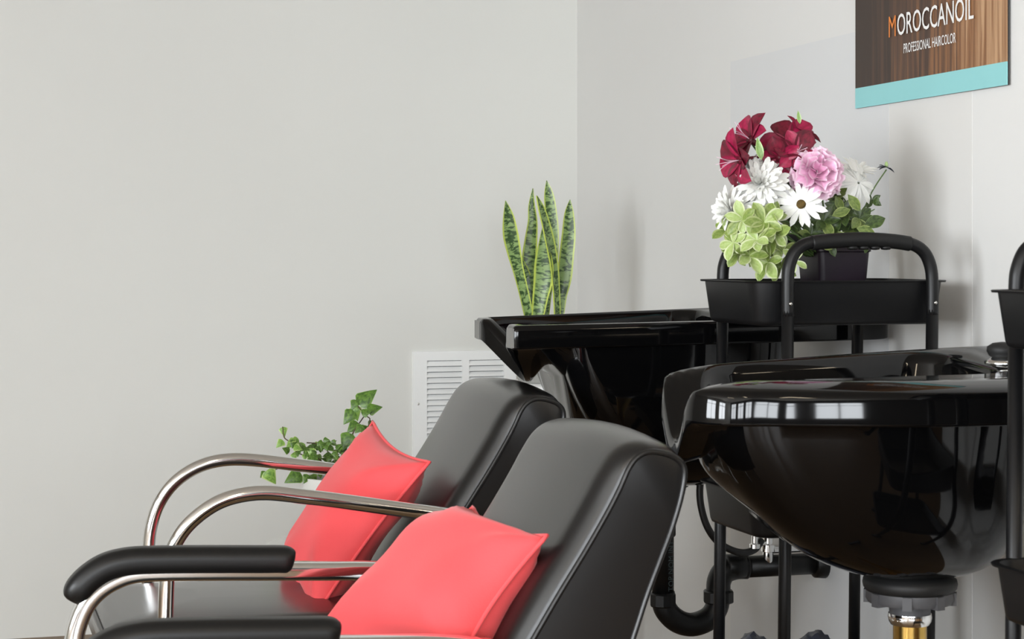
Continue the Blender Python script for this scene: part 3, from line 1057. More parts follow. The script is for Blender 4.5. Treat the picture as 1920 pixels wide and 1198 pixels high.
def flat_text(name, text, origin, xdir, ydir, size, material, parent):
    cu = bpy.data.curves.new('t', 'FONT'); cu.body = text; cu.size = size; cu.resolution_u = 2
    o = bpy.data.objects.new('t', cu); COL.objects.link(o)
    me = bpy.data.meshes.new_from_object(o.evaluated_get(bpy.context.evaluated_depsgraph_get()))
    bpy.data.objects.remove(o); bpy.data.curves.remove(cu)
    V = [Vector(origin) + Vector(xdir) * v.co.x + Vector(ydir) * v.co.y for v in me.vertices]
    Fc = [tuple(p.vertices) for p in me.polygons]
    bpy.data.meshes.remove(me)
    return obj(name, (V, Fc), material, parent, smooth=False, normals=False)


t0 = W(1255, 1105, TY)
flat_text('lettering', 'TOP NOM INT', (t0.x, TY - R_ - 0.0006, t0.z), (0, 0, 1), (-1, 0, 0), 0.018, 'ink_faint', trap)

# black supply hose looping down from the basin, chrome shut-off valve on the wall
hose_path = catmull([W(1320, 860, 4.12), W(1312, 920, 4.12), W(1318, 965, 4.12), W(1333, 1000, 4.12), W(1357, 1024, 4.13), W(1390, 1036, 4.14), W(1415, 1030, 4.15), W(1428, 1012, 4.16)], 6)
hose_path = [Vector((W(1322, 800, 4.10).x, 4.10, 0.70))] + hose_path
hose = thing('supply_hose', hose_path[-1], 'black water hose looping under the far basin', 'hose')
obj('hose', tube(hose_path, 0.0085, 12), 'hose', hose)
vp = W(1440, 1030, 4.17)
valve = thing('shutoff_valve', vp, 'chrome shut-off valve above the black waste pipe', 'valve')
sc_ = Sp
obj('valve_body', merge(lathe((vp.x, vp.y, 0), [(0.010, vp.z - 0.034), (0.013, vp.z - 0.03), (0.013, vp.z - 0.006), (0.017, vp.z - 0.004), (0.017, vp.z + 0.012), (0.012, vp.z + 0.014), (0.012, vp.z + 0.03)], 16),
                        tube([vp, Vector((XW - 0.001, vp.y, vp.z))], 0.010, 12)), 'chrome', valve, sharp=40)
vh = W(1415, 1018, 4.15)
obj('valve_handle', merge(lathe((vh.x, vh.y, 0), [(0.009, vh.z - 0.014), (0.013, vh.z - 0.012), (0.013, vh.z - 0.002), (0.008, vh.z), (0.008, vh.z + 0.022)], 10), tube([vh + Vector((0, 0, -0.004)), Vector((vp.x, vp.y, vh.z - 0.004))], 0.006, 10)), 'chrome', valve, sharp=40)
wc = W(1489, 1042, 4.18)
obj('escutcheon', lathe_x(Vector((XW, 4.18, wc.z)), [(0.036, -0.014), (0.040, -0.010), (0.042, 0)], 24), 'white_plastic', valve)
pc = WX(1545, 1068, XW)
stub = thing('pipe_stub', (XW, pc.y, pc.z), 'short corroded chrome pipe stub on the wall under the basins', 'pipe')
obj('pipe', tube([Vector((XW, pc.y, pc.z)), Vector((XW - 0.05, pc.y, pc.z + 0.008)), Vector((XW - 0.055, pc.y, pc.z + 0.009))], 0.011, 12), 'steel', stub)
obj('flange', lathe_x(Vector((XW, pc.y, pc.z)), [(0.014, -0.016), (0.018, -0.012), (0.020, 0)], 16), 'steel', stub)


# ------------------------------------------------------------------ utility carts
def tray_geo(x0, x1, y0, y1, z0, z1):
    taper = 0.012
    rings = []
    cx, cy = (x0 + x1) / 2, (y0 + y1) / 2
    w, l = x1 - x0, y1 - y0
    def rg(inset, z, r):
        rings.append([Vector((cx + a, cy + b, z)) for a, b in rrect(w - 2 * inset, l - 2 * inset, r, 7)])
    rg(taper + 0.010, z0, 0.03)
    rg(taper + 0.003, z0 + 0.003, 0.036)
    rg(taper, z0 + 0.010, 0.038)
    rg(0.002, z1 - 0.004, 0.045)
    rg(-0.006, z1 - 0.004, 0.05)
    rg(-0.007, z1 - 0.001, 0.05)
    rg(-0.006, z1, 0.05)
    rg(0.004, z1, 0.044)
    rg(0.006, z1 - 0.003, 0.042)
    rg(taper + 0.003, z0 + 0.012, 0.035)
    rg(taper + 0.012, z0 + 0.006, 0.03)
    return stack(rings)


def make_cart(label, loc, rot, lx, ly, tw0, tw1, ty, ztrays, th, ztop, taper_dn):
    """local frame: x across the handle, y away from the viewer; lx/ly leg positions"""
    def T(v):
        v = Vector(v)
        c, s = math.cos(rot), math.sin(rot)
        return Vector((loc[0] + v.x * c - v.y * s, loc[1] + v.x * s + v.y * c, v.z))
    def TG(g):
        return [T(v) for v in g[0]], g[1]
    root = thing('utility_cart', (loc[0], loc[1], 0), label, 'cart', 'black utility carts')
    for z in ztrays:
        obj('tray', TG(tray_geo(tw0, tw1, ty[0], ty[1], z, z + th)), 'cart', root, sharp=55)
    R = 0.0125
    for yy in ly:
        a, b = lx
        pts = [(a, yy, ztrays[0] + 0.02), (a, yy, ztop - 0.075), (a + 0.004, yy, ztop - 0.045), (a + 0.018, yy, ztop - 0.018), (a + 0.045, yy, ztop - 0.004), (a + 0.09, yy, ztop),
               ((a + b) / 2, yy, ztop + 0.003), (b - 0.09, yy, ztop), (b - 0.045, yy, ztop - 0.006), (b - 0.018, yy, ztop - 0.022), (b - 0.004, yy, ztop - 0.05), (b, yy, ztop - 0.085), (b, yy, ztrays[0] + 0.02)]
        h = obj('handle', TG(tube(catmull(pts, 6), R, 16)), 'cart', root)
        gp = [(a + 0.05, yy, ztop - 0.004), (a + 0.09, yy, ztop), ((a + b) / 2, yy, ztop + 0.003), (b - 0.09, yy, ztop), (b - 0.05, yy, ztop - 0.005)]
        obj('grip', TG(tube(catmull(gp, 8), R * 1.18, 16)), 'grip', h)
        for k in range(4):
            x = (a + b) / 2 + (-0.018 + 0.024 * k)
            V, Fc = lathe((x, yy, ztop - 0.0135), [(0.002, -0.004), (0.009, -0.003), (0.011, 0.001), (0.009, 0.004)], 12)
            obj('finger_ridge', TG((V, Fc)), 'grip', h)
        for xx in lx:
            dxx = taper_dn if xx == lx[0] else -taper_dn
            obj('leg', TG(tube([(xx, yy, ztrays[0] + 0.03), (xx - abs(dxx), yy, 0.075)], R, 14, up=Vector((0, 1, 0)))), 'cart', root)
            c = T((xx - abs(dxx), yy, 0.03))
            obj('caster', merge(lathe_x(c + Vector((0, -0.011, 0)), [(0.02, 0), (0.03, 0.003), (0.03, 0.019), (0.02, 0.022)], 20, (0, 1, 0)),
                                tube([c + Vector((0.008, 0, 0.0)), c + Vector((0, 0, 0.05))], 0.006, 8)), 'rubber', root, sharp=40)
            cl = T((xx, yy - 0.0125, ztrays[0] + th * 0.5))
            obj('screw', lathe_x(cl + Vector((0, 0, 0.0)), [(0.004, 0.0), (0.003, 0.003)], 10, (0, -1, 0)), 'steel', root)
    return root


ZT0 = W(1440, 613, 3.41).z
cart_args = dict(lx=(W(1477, 600, 3.42).x, W(1748, 600, 3.42).x), ly=(3.42, 3.745), tw0=W(1425, 530, 3.41).x, tw1=W(1793, 530, 3.41).x, ty=(3.432, 3.733),
                 ztrays=(ZT0, ZT0 - 0.415, 0.24), th=0.088, ztop=W(1600, 452, 3.42).z, taper_dn=0.012)
cart1 = make_cart('black utility cart carrying the flowers beside the far basin', (0, 0), 0.0, **cart_args)
cx1 = (cart_args['tw0'] + cart_args['tw1']) / 2
off2 = (W(1846, 545, 2.62).x - cart_args['tw0'], 2.62 - 3.733)
cart2 = make_cart('black utility cart cut off by the right edge of the picture', off2, 0.0, **cart_args)
cart1.location = (0, 0, 0)

# crumpled dark plastic bags in the bottom tray of the flower cart
def crumple(px0, px1, ptop, yc, dep, seed, label):
    rnd = random.Random(seed)
    a, b = W(px0, 1198, yc), W(px1, 1198, yc)
    top = W((px0 + px1) / 2, ptop, yc).z
    z0 = 0.254
    n, m = 16, 12
    V, Fc = [], []
    ph = [rnd.uniform(0, 6) for _ in range(4)]
    for i in range(n + 1):
        for j in range(m + 1):
            s, r = i / n, j / m
            h = (math.sin(PI * s) ** 0.35) * (math.sin(PI * r) ** 0.3) if 0 < s < 1 and 0 < r < 1 else 0
            h *= 0.93 + 0.07 * math.sin(5 * s + ph[0]) * math.cos(4 * r + ph[1]) + rnd.uniform(-0.06, 0.0)
            V.append(Vector((a.x + (b.x - a.x) * s, yc - dep / 2 + dep * r, z0 + (top - z0) * h)))
    for i in range(n):
        for j in range(m):
            q = i * (m + 1) + j
            Fc.append((q, q + m + 1, q + m + 2, q + 1))
    k = len(V)
    V += [Vector((v.x, v.y, z0 - 0.001)) for v in V]
    Fc += [tuple(reversed([q + k for q in f])) for f in Fc]
    o = obj('plastic_bag', (V, Fc), 'cloth', None, smooth=True, sharp=25, origin=((a.x + b.x) / 2, yc, z0))
    tag(o, label, 'bag', 'bags in the bottom tray')


crumple(1366, 1474, 1170, 3.60, 0.17, 1, 'crumpled dark plastic bag at the left of the cart bottom tray')
crumple(1476, 1580, 1168, 3.60, 0.17, 2, 'crumpled dark plastic bag at the right of the cart bottom tray')


# ------------------------------------------------------------------ leaves and petals
def blade(center, width, facing, nx=4, cup=0.15, uv=True):
    """strip along centre points with half widths; facing = approximate normal of the blade"""
    C = [Vector(c) for c in center]
    n = len(C)
    V, Fc, U = [], [], []
    for i in range(n):
        t = (C[min(i + 1, n - 1)] - C[max(i - 1, 0)]).normalized()
        f = Vector(facing[i] if isinstance(facing, list) else facing)
        s = t.cross(f).normalized()
        nn = s.cross(t).normalized()
        for k in range(nx + 1):
            a = 2 * k / nx - 1
            V.append(C[i] + s * a * width[i] + nn * (cup * width[i] * (a * a)))
            U.append((k / nx, i / (n - 1)))
    for i in range(n - 1):
        for k in range(nx):
            q = i * (nx + 1) + k
            Fc.append((q, q + 1, q + nx + 2, q + nx + 1))
    return V, Fc, U


def leaf_mesh(name, L, Wd, material, bend=0.3, cup=0.2, tip=1.0, n=6, nx=4, wide_at=0.45, lobes=None, frill=0.0):
    """leaf lying along +x, facing +z, base at the origin"""
    C, w = [], []
    for i in range(n + 1):
        t = i / n
        C.append(Vector((L * t * (1 - 0.12 * bend * t), 0, -bend * L * t * t)))
        if lobes:
            wv = lobes(t)
        else:
            a = t / wide_at if t < wide_at else (1 - t) / (1 - wide_at)
            wv = math.sin(PI / 2 * max(0, a)) ** (0.8 if t < wide_at else tip)
        w.append(max(wv, 0.02) * Wd / 2)
    V, Fc, U = blade(C, w, Vector((0, 0, 1)), nx, cup)
    if frill:
        V = [v + Vector((frill * math.sin(11 * u[0]) * u[1], 0, frill * math.sin(17 * u[0] + 1) * u[1])) for v, u in zip(V, U)]
    return mesh_data(name, V, Fc, material, True, U, normals=False)


def place(name, me, parent, base, direction, facing, scale=1.0, roll=0.0):
    """put a +x/+z leaf mesh with its base at `base` (world), pointing along direction, facing the given way"""
    d = Vector(direction).normalized()
    f = Vector(facing)
    f = f - d * f.dot(d)
    if f.length < 1e-5: f = d.orthogonal()
    f.normalize()
    s = f.cross(d)
    m3 = Matrix((d, s, f)).transposed()
    if roll: m3 = m3 @ Matrix.Rotation(roll, 3, 'X')
    o = bpy.data.objects.new(name, me)
    COL.objects.link(o)
    o.parent = parent
    m4 = m3.to_4x4()
    m4.translation = Vector(base) - root_loc(parent)
    sc = Matrix.Diagonal((scale, scale, scale, 1))
    o.matrix_local = m4 @ sc
    return o


TOCAM = lambda p: (Vector((0, 0, H)) - Vector(p)).normalized()

# ------------------------------------------------------------------ plant stand and snake plant in the corner
SY = 5.22
sc0 = W(1045, 716, SY)
stand = thing('plant_stand', (sc0.x, SY, 0), 'round white plant stand in the corner below the vent', 'table')
rt = 0.165
obj('top', lathe((sc0.x, SY, 0), [(rt - 0.01, sc0.z - 0.030), (rt, sc0.z - 0.026), (rt, sc0.z - 0.005), (rt - 0.006, sc0.z), (0.02, sc0.z)], 48), 'white_enamel', stand, sharp=50)
for k in range(3):
    a = 2 * PI * k / 3 + 0.5
    obj('leg', tube([(sc0.x + 0.11 * math.cos(a), SY + 0.11 * math.sin(a), sc0.z - 0.028), (sc0.x + 0.15 * math.cos(a), SY + 0.15 * math.sin(a), 0.0)], 0.012, 12, up=Vector((1, 0, 0))), 'white_enamel', stand)

zp = sc0.z
pcx = W(1024, 700, SY).x
snake = thing('snake_plant', (pcx, SY, zp), 'snake plant with upright banded leaves behind the far basin', 'plant')
pot_h = 0.17
obj('pot', lathe((pcx, SY, zp), [(0.075, 0.0), (0.08, 0.004), (0.098, pot_h - 0.02), (0.102, pot_h - 0.018), (0.102, pot_h), (0.094, pot_h), (0.092, pot_h - 0.02)], 40), 'pot_grey', snake, sharp=50)
obj('soil', lathe((pcx, SY, zp), [(0.0935, pot_h - 0.035), (0.0935, pot_h - 0.022), (0.03, pot_h - 0.016)], 32), 'soil', snake)
SP = 5.45 / F


def snake_leaf(cpx, wpx, dy0, dy1, roll):
    pts = catmull([W(x, y, SY + dy0 + (dy1 - dy0) * i / (len(cpx) - 1)) for i, (x, y) in enumerate(cpx)], 5)
    base = Vector((pcx + (pts[-1].x - pcx) * 0.7, SY + dy1 * 0.6, zp + pot_h - 0.03))
    pts = pts + [pts[-1].lerp(base, 0.5), base]
    wv = catmull([Vector((w, 0, 0)) for w in wpx], 5)
    ws = [max(0.0006, v.x * SP) for v in wv] + [wpx[-1] * SP * 0.95, wpx[-1] * SP * 0.9]
    f = TOCAM(pts[0])
    c, s = math.cos(roll), math.sin(roll)
    f = Vector((f.x * c - f.y * s, f.x * s + f.y * c, 0))
    k = 1 / max(0.35, math.cos(roll))
    g = blade(pts, [w * k for w in ws], f, 6, 0.28)
    # give the leaf its fleshy thickness
    V, Fc, U = g
    off = len(V)
    nback = -f * 0.004
    V2 = V + [v + nback for v in V]
    F2 = Fc + [tuple(reversed([q + off for q in ff])) for ff in Fc]
    nx = 6; n = len(pts)
    for i in range(n - 1):
        a = i * (nx + 1); b = (i + 1) * (nx + 1)
        F2.append((a, b, b + off, a + off))
        F2.append((a + nx, a + nx + off, b + nx + off, b + nx))
    F2.append(tuple(list(range(nx + 1)) + [q + off for q in range(nx, -1, -1)]))
    obj('leaf', (V2, F2, U + U), 'snake', snake, sharp=60)


snake_leaf([(948, 376), (953, 405), (957, 440), (964, 475), (971, 505), (981, 545), (991, 590)], [0.5, 10, 14.5, 13, 10.5, 9.5, 9], -0.03, 0.0, 0.15)
snake_leaf([(999, 353), (997, 385), (999, 415), (996, 450), (993, 490), (996, 535), (1003, 590)], [0.5, 6, 9, 12, 14, 12, 9], 0.05, 0.02, -0.2)
snake_leaf([(1025, 338), (1029, 365), (1033, 400), (1036, 440), (1035, 490), (1026, 540), (1022, 590)], [0.5, 9, 11.5, 12, 11, 10, 8], 0.06, 0.03, 0.1)
snake_leaf([(1018, 425), (1018, 455), (1020, 490), (1019, 525), (1014, 555), (1009, 590)], [1, 8, 17, 18, 15, 12], -0.04, -0.02, -0.1)
snake_leaf([(1007, 367), (1014, 390), (1022, 420), (1031, 460), (1038, 500), (1042, 545), (1044, 590)], [0.5, 5, 7, 8, 7, 6, 5.5], -0.06, -0.03, 0.9)
snake_leaf([(1069, 374), (1067, 400), (1066, 440), (1062, 480), (1058, 520), (1052, 555), (1049, 590)], [0.5, 9, 13, 14, 14, 11, 9], 0.0, 0.02, 0.1)
snake_leaf([(973, 476), (979, 495), (986, 518), (992, 545), (996, 590)], [0.5, 6, 9, 9, 8], 0.03, 0.03, 0.3)

# ------------------------------------------------------------------ side table with ivy behind the far chair
IY = 4.78
tc_ = W(640, 1018, IY)
table = thing('side_table', (tc_.x, IY, 0), 'low round side table with pale edge behind the far red cushion', 'table')
rt = 0.185
obj('top', lathe((tc_.x, IY, 0), [(rt - 0.004, tc_.z - 0.022), (rt, tc_.z - 0.018), (rt, tc_.z - 0.003), (rt - 0.003, tc_.z), (rt - 0.008, tc_.z), (rt - 0.010, tc_.z - 0.001), (0.02, tc_.z - 0.001)], 56), 'table', table, sharp=50)
obj('edge_band', lathe((tc_.x, IY, 0), [(rt - 0.002, tc_.z - 0.0225), (rt + 0.003, tc_.z - 0.020), (rt + 0.003, tc_.z - 0.002), (rt - 0.002, tc_.z + 0.0005)], 56), 'white_plastic', table, sharp=50)
obj('column', lathe((tc_.x, IY, 0), [(0.03, 0.02), (0.022, 0.06), (0.022, tc_.z - 0.05), (0.05, tc_.z - 0.024)], 24), 'white_enamel', table)
obj('base', lathe((tc_.x, IY, 0), [(0.14, 0.0), (0.14, 0.012), (0.05, 0.022), (0.02, 0.024)], 40), 'white_enamel', table)

pc_ = W(636, 1000, IY)
pc_ = Vector((pc_.x, IY, tc_.z - 0.001))
ivy = thing('potted_ivy', pc_, 'trailing green ivy in a white pot behind the far red cushion', 'plant')
ph_ = W(636, 893, IY).z - pc_.z
obj('saucer', lathe(pc_, [(0.075, 0.0), (0.102, 0.010), (0.105, 0.016), (0.098, 0.016), (0.07, 0.006)], 40), 'white_plastic', ivy, sharp=50)
obj('pot', lathe(pc_, [(0.062, 0.004), (0.066, 0.008), (0.088, ph_ - 0.03), (0.092, ph_ - 0.028), (0.093, ph_), (0.084, ph_), (0.08, ph_ - 0.03)], 40), 'pot_white', ivy, sharp=50)
obj('soil', lathe(pc_, [(0.082, ph_ - 0.035), (0.083, ph_ - 0.018), (0.03, ph_ - 0.012)], 32), 'soil', ivy)


def ivy_lobes(t):
    # heart shaped base, two side lobes, pointed tip
    if t < 0.08: return 0.45 + 5 * t
    if t < 0.36: return 0.85 + 0.15 * math.sin((t - 0.08) / 0.28 * PI)
    return max(0.0, 0.85 * (1 - (t - 0.36) / 0.64) ** 0.85)


ivy_me = [leaf_mesh('ivy_leaf', 0.046, 0.042, 'ivy', 0.25, -0.25, lobes=ivy_lobes, n=8),
          leaf_mesh('ivy_leaf', 0.046, 0.044, 'ivy_pale', 0.35, -0.2, lobes=ivy_lobes, n=8)]
rnd = random.Random(11)


def ivy_leaf_at(px, py, tipx, tipy, size, mi=0, dy=0.0, tilt=0.4):
    b = W(px, py, IY + dy)
    t = W(tipx, tipy, IY + dy - 0.01)
    d = t - b
    k = d.length / 0.046
    f = TOCAM(b) + Vector((rnd.uniform(-tilt, tilt), 0, rnd.uniform(0.0, tilt) + 0.25))
    place('leaf', ivy_me[mi], ivy, b, d, f, k * size)
    return b


# tall shoot on the right
ivy_named = [(672, 757, 700, 731, 1.15, 0), (668, 750, 659, 768, 1.0, 0), (689, 768, 717, 760, 1.0, 0), (664, 762, 668, 787, 1.1, 1), (663, 770, 646, 792, 1.1, 0),
             (678, 776, 702, 764, 0.8, 0), (671, 792, 653, 808, 1.1, 0), (680, 798, 664, 812, 0.9, 0), (676, 806, 700, 800, 0.9, 0), (656, 812, 643, 838, 1.2, 0), (690, 792, 705, 791, 0.8, 0),
             # stray leaf to the left
             (530, 801, 534, 818, 1.0, 1), (531, 826, 517, 839, 0.9, 1),
             # leaves hanging over the pot
             (498, 884, 489, 893, 1.1, 0), (500, 882, 517, 907, 1.05, 1), (564, 887, 532, 904, 0.95, 0), (545, 886, 560, 895, 0.9, 1), (578, 890, 570, 906, 1.0, 0), (584, 890, 594, 907, 1.0, 1), (600, 888, 602, 896, 1.0, 0)]
for a in ivy_named:
    ivy_leaf_at(*a, dy=rnd.uniform(-0.05, 0.05))
# bushy mass
for k in range(95):
    px = 542 + 100 * rnd.random()
    top = 826 + 8 * math.sin(px / 9.0) + (650 - px) * 0.02
    py = top + (872 - top) * rnd.random()
    a = rnd.uniform(0, 2 * PI)
    s = rnd.uniform(10, 19)
    ivy_leaf_at(px, py, px + s * math.cos(a), py + abs(s * math.sin(a)) * 0.9 * (1 if rnd.random() < 0.7 else -0.6), 1.0, 1 if rnd.random() < (0.55 if px < 590 else 0.2) else 0, rnd.uniform(-0.07, 0.07), 0.8)
crown = Vector((pc_.x, IY, pc_.z + ph_ - 0.02))
for pts in ([(690, 800), (688, 780), (680, 772), (670, 760)], [(640, 870), (660, 815), (676, 790), (690, 770)], [(600, 862), (560, 850), (545, 830), (533, 820), (530, 800)], [(620, 870), (585, 868), (545, 872), (505, 884)], [(630, 865), (600, 835), (575, 830)], [(640, 860), (655, 830), (664, 808)]):
    path = catmull([crown] + [W(x, y, IY) for x, y in pts], 5)
    obj('stem', tube(path, 0.0016, 6), 'vine', ivy)

# ------------------------------------------------------------------ flower arrangement in the cart tray
BY = 3.60
fcx = W(1562, 500, BY).x
zt = ZT0 + 0.012
bouquet = thing('flower_arrangement', (fcx, BY, zt), 'flowers in a dark purple pot standing in the cart tray', 'flowers')
ptop = W(1560, 462, BY).z
hw = (W(1612, 490, BY).x - W(1512, 490, BY).x) / 2
rings = []
for (k, z) in ((0.78, zt), (0.80, zt + 0.004), (0.95, ptop - 0.012), (1.0, ptop - 0.01), (1.0, ptop), (0.93, ptop), (0.9, ptop - 0.012)):
    rings.append([Vector((fcx + a, BY + b, z)) for a, b in rrect(2 * hw * k, 2 * hw * k, 0.012, 4)])
obj('pot', stack(rings), 'pot_purple', bouquet, sharp=40)
fr_ = random.Random(21)


def stem(px, py, yy, r=0.002):
    e = W(px, py, yy)
    b = Vector((fcx + (e.x - fcx) * 0.25, BY + (yy - BY) * 0.25, ptop - 0.02))
    mid = b.lerp(e, 0.55) + Vector((0, 0, 0.02))
    obj('stem', tube(catmull([b, mid, e], 6), r, 7), 'stem', bouquet)


FS = 3.83 / F                                    # metres per pixel at the bouquet

# burgundy lilies: each is six pointed petals with fine stamens
lily_b = leaf_mesh('petal', 1.0, 0.78, 'burg', 0.35, 0.35, tip=0.8, n=7, wide_at=0.62)
lily_c = leaf_mesh('petal', 1.0, 0.66, 'crim', 0.35, 0.35, tip=0.8, n=7, wide_at=0.62)


def lily(px, py, yy, axis, size, seed, spread=0.75, stamens=True, label=None):
    r = random.Random(seed)
    c = W(px, py, yy)
    e = bpy.data.objects.new('lily', None); COL.objects.link(e); e.parent = bouquet
    e.empty_display_size = 0.02
    e.location = c - root_loc(bouquet)
    e['label'] = label or 'burgundy lily'
    ax = Vector(axis).normalized()
    s = ax.orthogonal().normalized(); b = ax.cross(s)
    for k in range(6):
        a = 2 * PI * k / 6 + r.uniform(-0.15, 0.15)
        rad = s * math.cos(a) + b * math.sin(a)
        d = ax * (1 - spread) + rad * spread
        place('petal', lily_c if k % 2 == (seed % 2) else lily_b, e, c - ax * 0.004, d, ax - rad * 0.3, size * FS * r.uniform(0.85, 1.1))
    obj('throat', tube([c - ax * size * FS * 0.75, c - ax * size * FS * 0.3, c + ax * 0.004], 0.008, 10, scale=[0.25, 0.6, 1.0]), 'burg', e)
    if stamens:
        for k in range(5):
            a = 2 * PI * k / 5 + 0.3
            rad = s * math.cos(a) + b * math.sin(a)
            t = c + ax * size * FS * 0.75 + rad * size * FS * 0.22
            obj('stamen', tube(catmull([c, c + ax * size * FS * 0.4 + rad * 0.003, t], 4), 0.0006, 5), 'ppetal', e)
    stem(px, py + 4, yy + 0.01)


cam_dir = TOCAM(W(1450, 280, BY))
lft = Vector((-CT, ST, 0))
lily(1407, 262, 3.58, lft * 0.9 + Vector((0, 0, 0.65)) + cam_dir * 0.5, 60, 1, 0.62, label='burgundy lily at the upper left')
lily(1388, 300, 3.56, lft * 1.0 + cam_dir * 0.45 - Vector((0, 0, 0.15)), 62, 2, 0.6, label='burgundy lily drooping to the left')
lily(1478, 262, 3.57, cam_dir * 0.8 + Vector((0, 0, 0.6)), 60, 3, 0.8, stamens=False, label='burgundy lily at the top')
lily(1492, 285, 3.54, cam_dir * 1.0 - lft * 0.35 + Vector((0, 0, 0.1)), 48, 4, 0.72, label='burgundy lily above the pink carnation')
lily(1462, 296, 3.55, cam_dir * 1.0 - Vector((0, 0, 0.35)), 44, 5, 0.7, stamens=False, label='burgundy lily above the white blooms')
lily(1500, 250, 3.60, -lft * 0.6 + Vector((0, 0, 0.7)) + cam_dir * 0.3, 42, 6, 0.55, stamens=False, label='half-open burgundy lily')

# white chrysanthemums: many narrow petals in layers, one bloom one part
def chrysanth(px, py, yy, axis, size, seed, label, layers=6, droop=0.3):
    r = random.Random(seed)
    c = W(px, py, yy)
    ax = Vector(axis).normalized()
    s = ax.orthogonal().normalized(); b = ax.cross(s)
    V, Fc, U = [], [], []
    for l in range(layers):
        t = l / (layers - 1)
        n = int(24 - 12 * t)
        for k in range(n):
            a = 2 * PI * (k + r.random() * 0.6) / n
            rad = s * math.cos(a) + b * math.sin(a)
            el = -0.25 + 1.45 * t + r.uniform(-0.12, 0.12)
            d = (rad * math.cos(el) + ax * math.sin(el)).normalized()
            nn = (ax * math.cos(el) - rad * math.sin(el)).normalized()
            Lp = size * FS * (1.0 - 0.42 * t) * r.uniform(0.85, 1.1)
            C = [c + d * Lp * q - nn * Lp * droop * (q ** 2) * (1 - t) + nn * Lp * 0.10 * q * t for q in (0.08, 0.35, 0.65, 0.88, 1.0)]
            wv = [Lp * w for w in (0.04, 0.09, 0.115, 0.10, 0.035)]
            g = blade(C, wv, nn, 2, 0.35)
            k0 = len(V)
            V += g[0]; U += g[2]; Fc += [tuple(q + k0 for q in f) for f in g[1]]
    o = obj('chrysanthemum', (V, Fc, U), 'wpetal', bouquet, normals=False)
    o['label'] = label
    stem(px, py, yy + 0.02)


chrysanth(1426, 345, 3.545, cam_dir + Vector((0, 0, 0.25)) + lft * 0.15, 58, 1, 'large white chrysanthemum')
chrysanth(1372, 396, 3.565, lft * 0.9 + cam_dir * 0.6 + Vector((0, 0, 0.1)), 56, 2, 'white chrysanthemum at the left')
chrysanth(1404, 318, 3.57, lft * 0.5 + cam_dir * 0.6 + Vector((0, 0, 0.5)), 36, 6, 'white chrysanthemum behind the large one')

# pink carnation: ruffled petals
def carnation(px, py, yy, axis, size, label):
    r = random.Random(5)
    c = W(px, py, yy)
    ax = Vector(axis).normalized()
    s = ax.orthogonal().normalized(); b = ax.cross(s)
    V, Fc, U = [], [], []
    for l in range(6):
        t = l / 5
        n = [7, 7, 6, 5, 4, 4][l]
        for k in range(n):
            a = 2 * PI * (k + 0.5 * (l % 2) + r.uniform(-.15, .15)) / n
            rad = s * math.cos(a) + b * math.sin(a)
            tang = ax.cross(rad)
            el = -0.35 + 1.65 * t
            d = (rad * math.cos(el) + ax * math.sin(el)).normalized()
            nn = (ax * math.cos(el) - rad * math.sin(el)).normalized()
            Lp = size * FS * (1 - 0.30 * t)
            nu, nv = 12, 5
            k0 = len(V)
            for i in range(nv + 1):
                q = 0.1 + 0.9 * i / nv
                for j in range(nu + 1):
                    u = 2 * j / nu - 1
                    wv = Lp * 0.72 * (q ** 0.7)
                    ruff = 0.15 * Lp * q * q * math.sin(5.5 * u + k * 2.1 + l) + 0.05 * Lp * q ** 3 * math.sin(14 * u + k)
                    edge = 1 - 0.14 * u * u + 0.035 * math.sin(17 * u + l)
                    V.append(c + d * Lp * q * edge + tang * wv * u + nn * (ruff - 0.12 * Lp * q * q * (1 - t)))
                    U.append((0.5 + (q - 0.5) * 0.9 if q > 0.8 else 0.5 + 0.1 * u, q))
            for i in range(nv):
                for j in range(nu):
                    p = k0 + i * (nu + 1) + j
                    Fc.append((p, p + 1, p + nu + 2, p + nu + 1))
    o = obj('carnation', (V, Fc, U), 'ppetal', bouquet, normals=False)
    o['label'] = label
    stem(px, py, yy + 0.03)


carnation(1532, 323, 3.525, cam_dir + Vector((0, 0, 0.35)) - lft * 0.15, 52, 'pink carnation')

# daisies
dpetal = leaf_mesh('petal', 1.0, 0.27, 'wpetal', 0.18, 0.25, tip=0.6, n=5, wide_at=0.65)


def daisy(px, py, yy, axis, size, seed, label, n=15, cone=0.1, eye=True):
    r = random.Random(seed)
    c = W(px, py, yy)
    e = bpy.data.objects.new('daisy', None); COL.objects.link(e); e.parent = bouquet
    e.empty_display_size = 0.02
    e.location = c - root_loc(bouquet)
    e['label'] = label
    ax = Vector(axis).normalized()
    s = ax.orthogonal().normalized(); b = ax.cross(s)
    for k in range(n):
        a = 2 * PI * (k + r.uniform(-0.25, 0.25)) / n
        rad = s * math.cos(a) + b * math.sin(a)
        d = rad * math.cos(cone) + ax * math.sin(cone + r.uniform(-0.12, 0.12))
        place('petal', dpetal, e, c + rad * 0.003, d, ax, size * FS * r.uniform(0.85, 1.1))
    if eye:
        obj('eye', lathe_x(c - ax * 0.002, [(0.006, 0), (0.0098, 0.002), (0.0088, 0.005), (0.005, 0.0068), (0.001, 0.0072)], 16, ax), 'eye', e)
    stem(px, py, yy + 0.02)


daisy(1502, 383, 3.515, cam_dir + Vector((0, 0, 0.12)), 46, 1, 'white daisy with a brown eye')
daisy(1610, 342, 3.56, -lft * 0.45 + Vector((0, 0, 0.25)) + cam_dir * 0.8, 52, 2, 'white daisy turned to the right', n=22, cone=-0.35, eye=False)
daisy(1606, 322, 3.60, Vector((0, 0, 0.6)) - lft * 0.2 + cam_dir * 0.3, 40, 3, 'small white daisy at the back right', n=13, cone=0.5, eye=False)

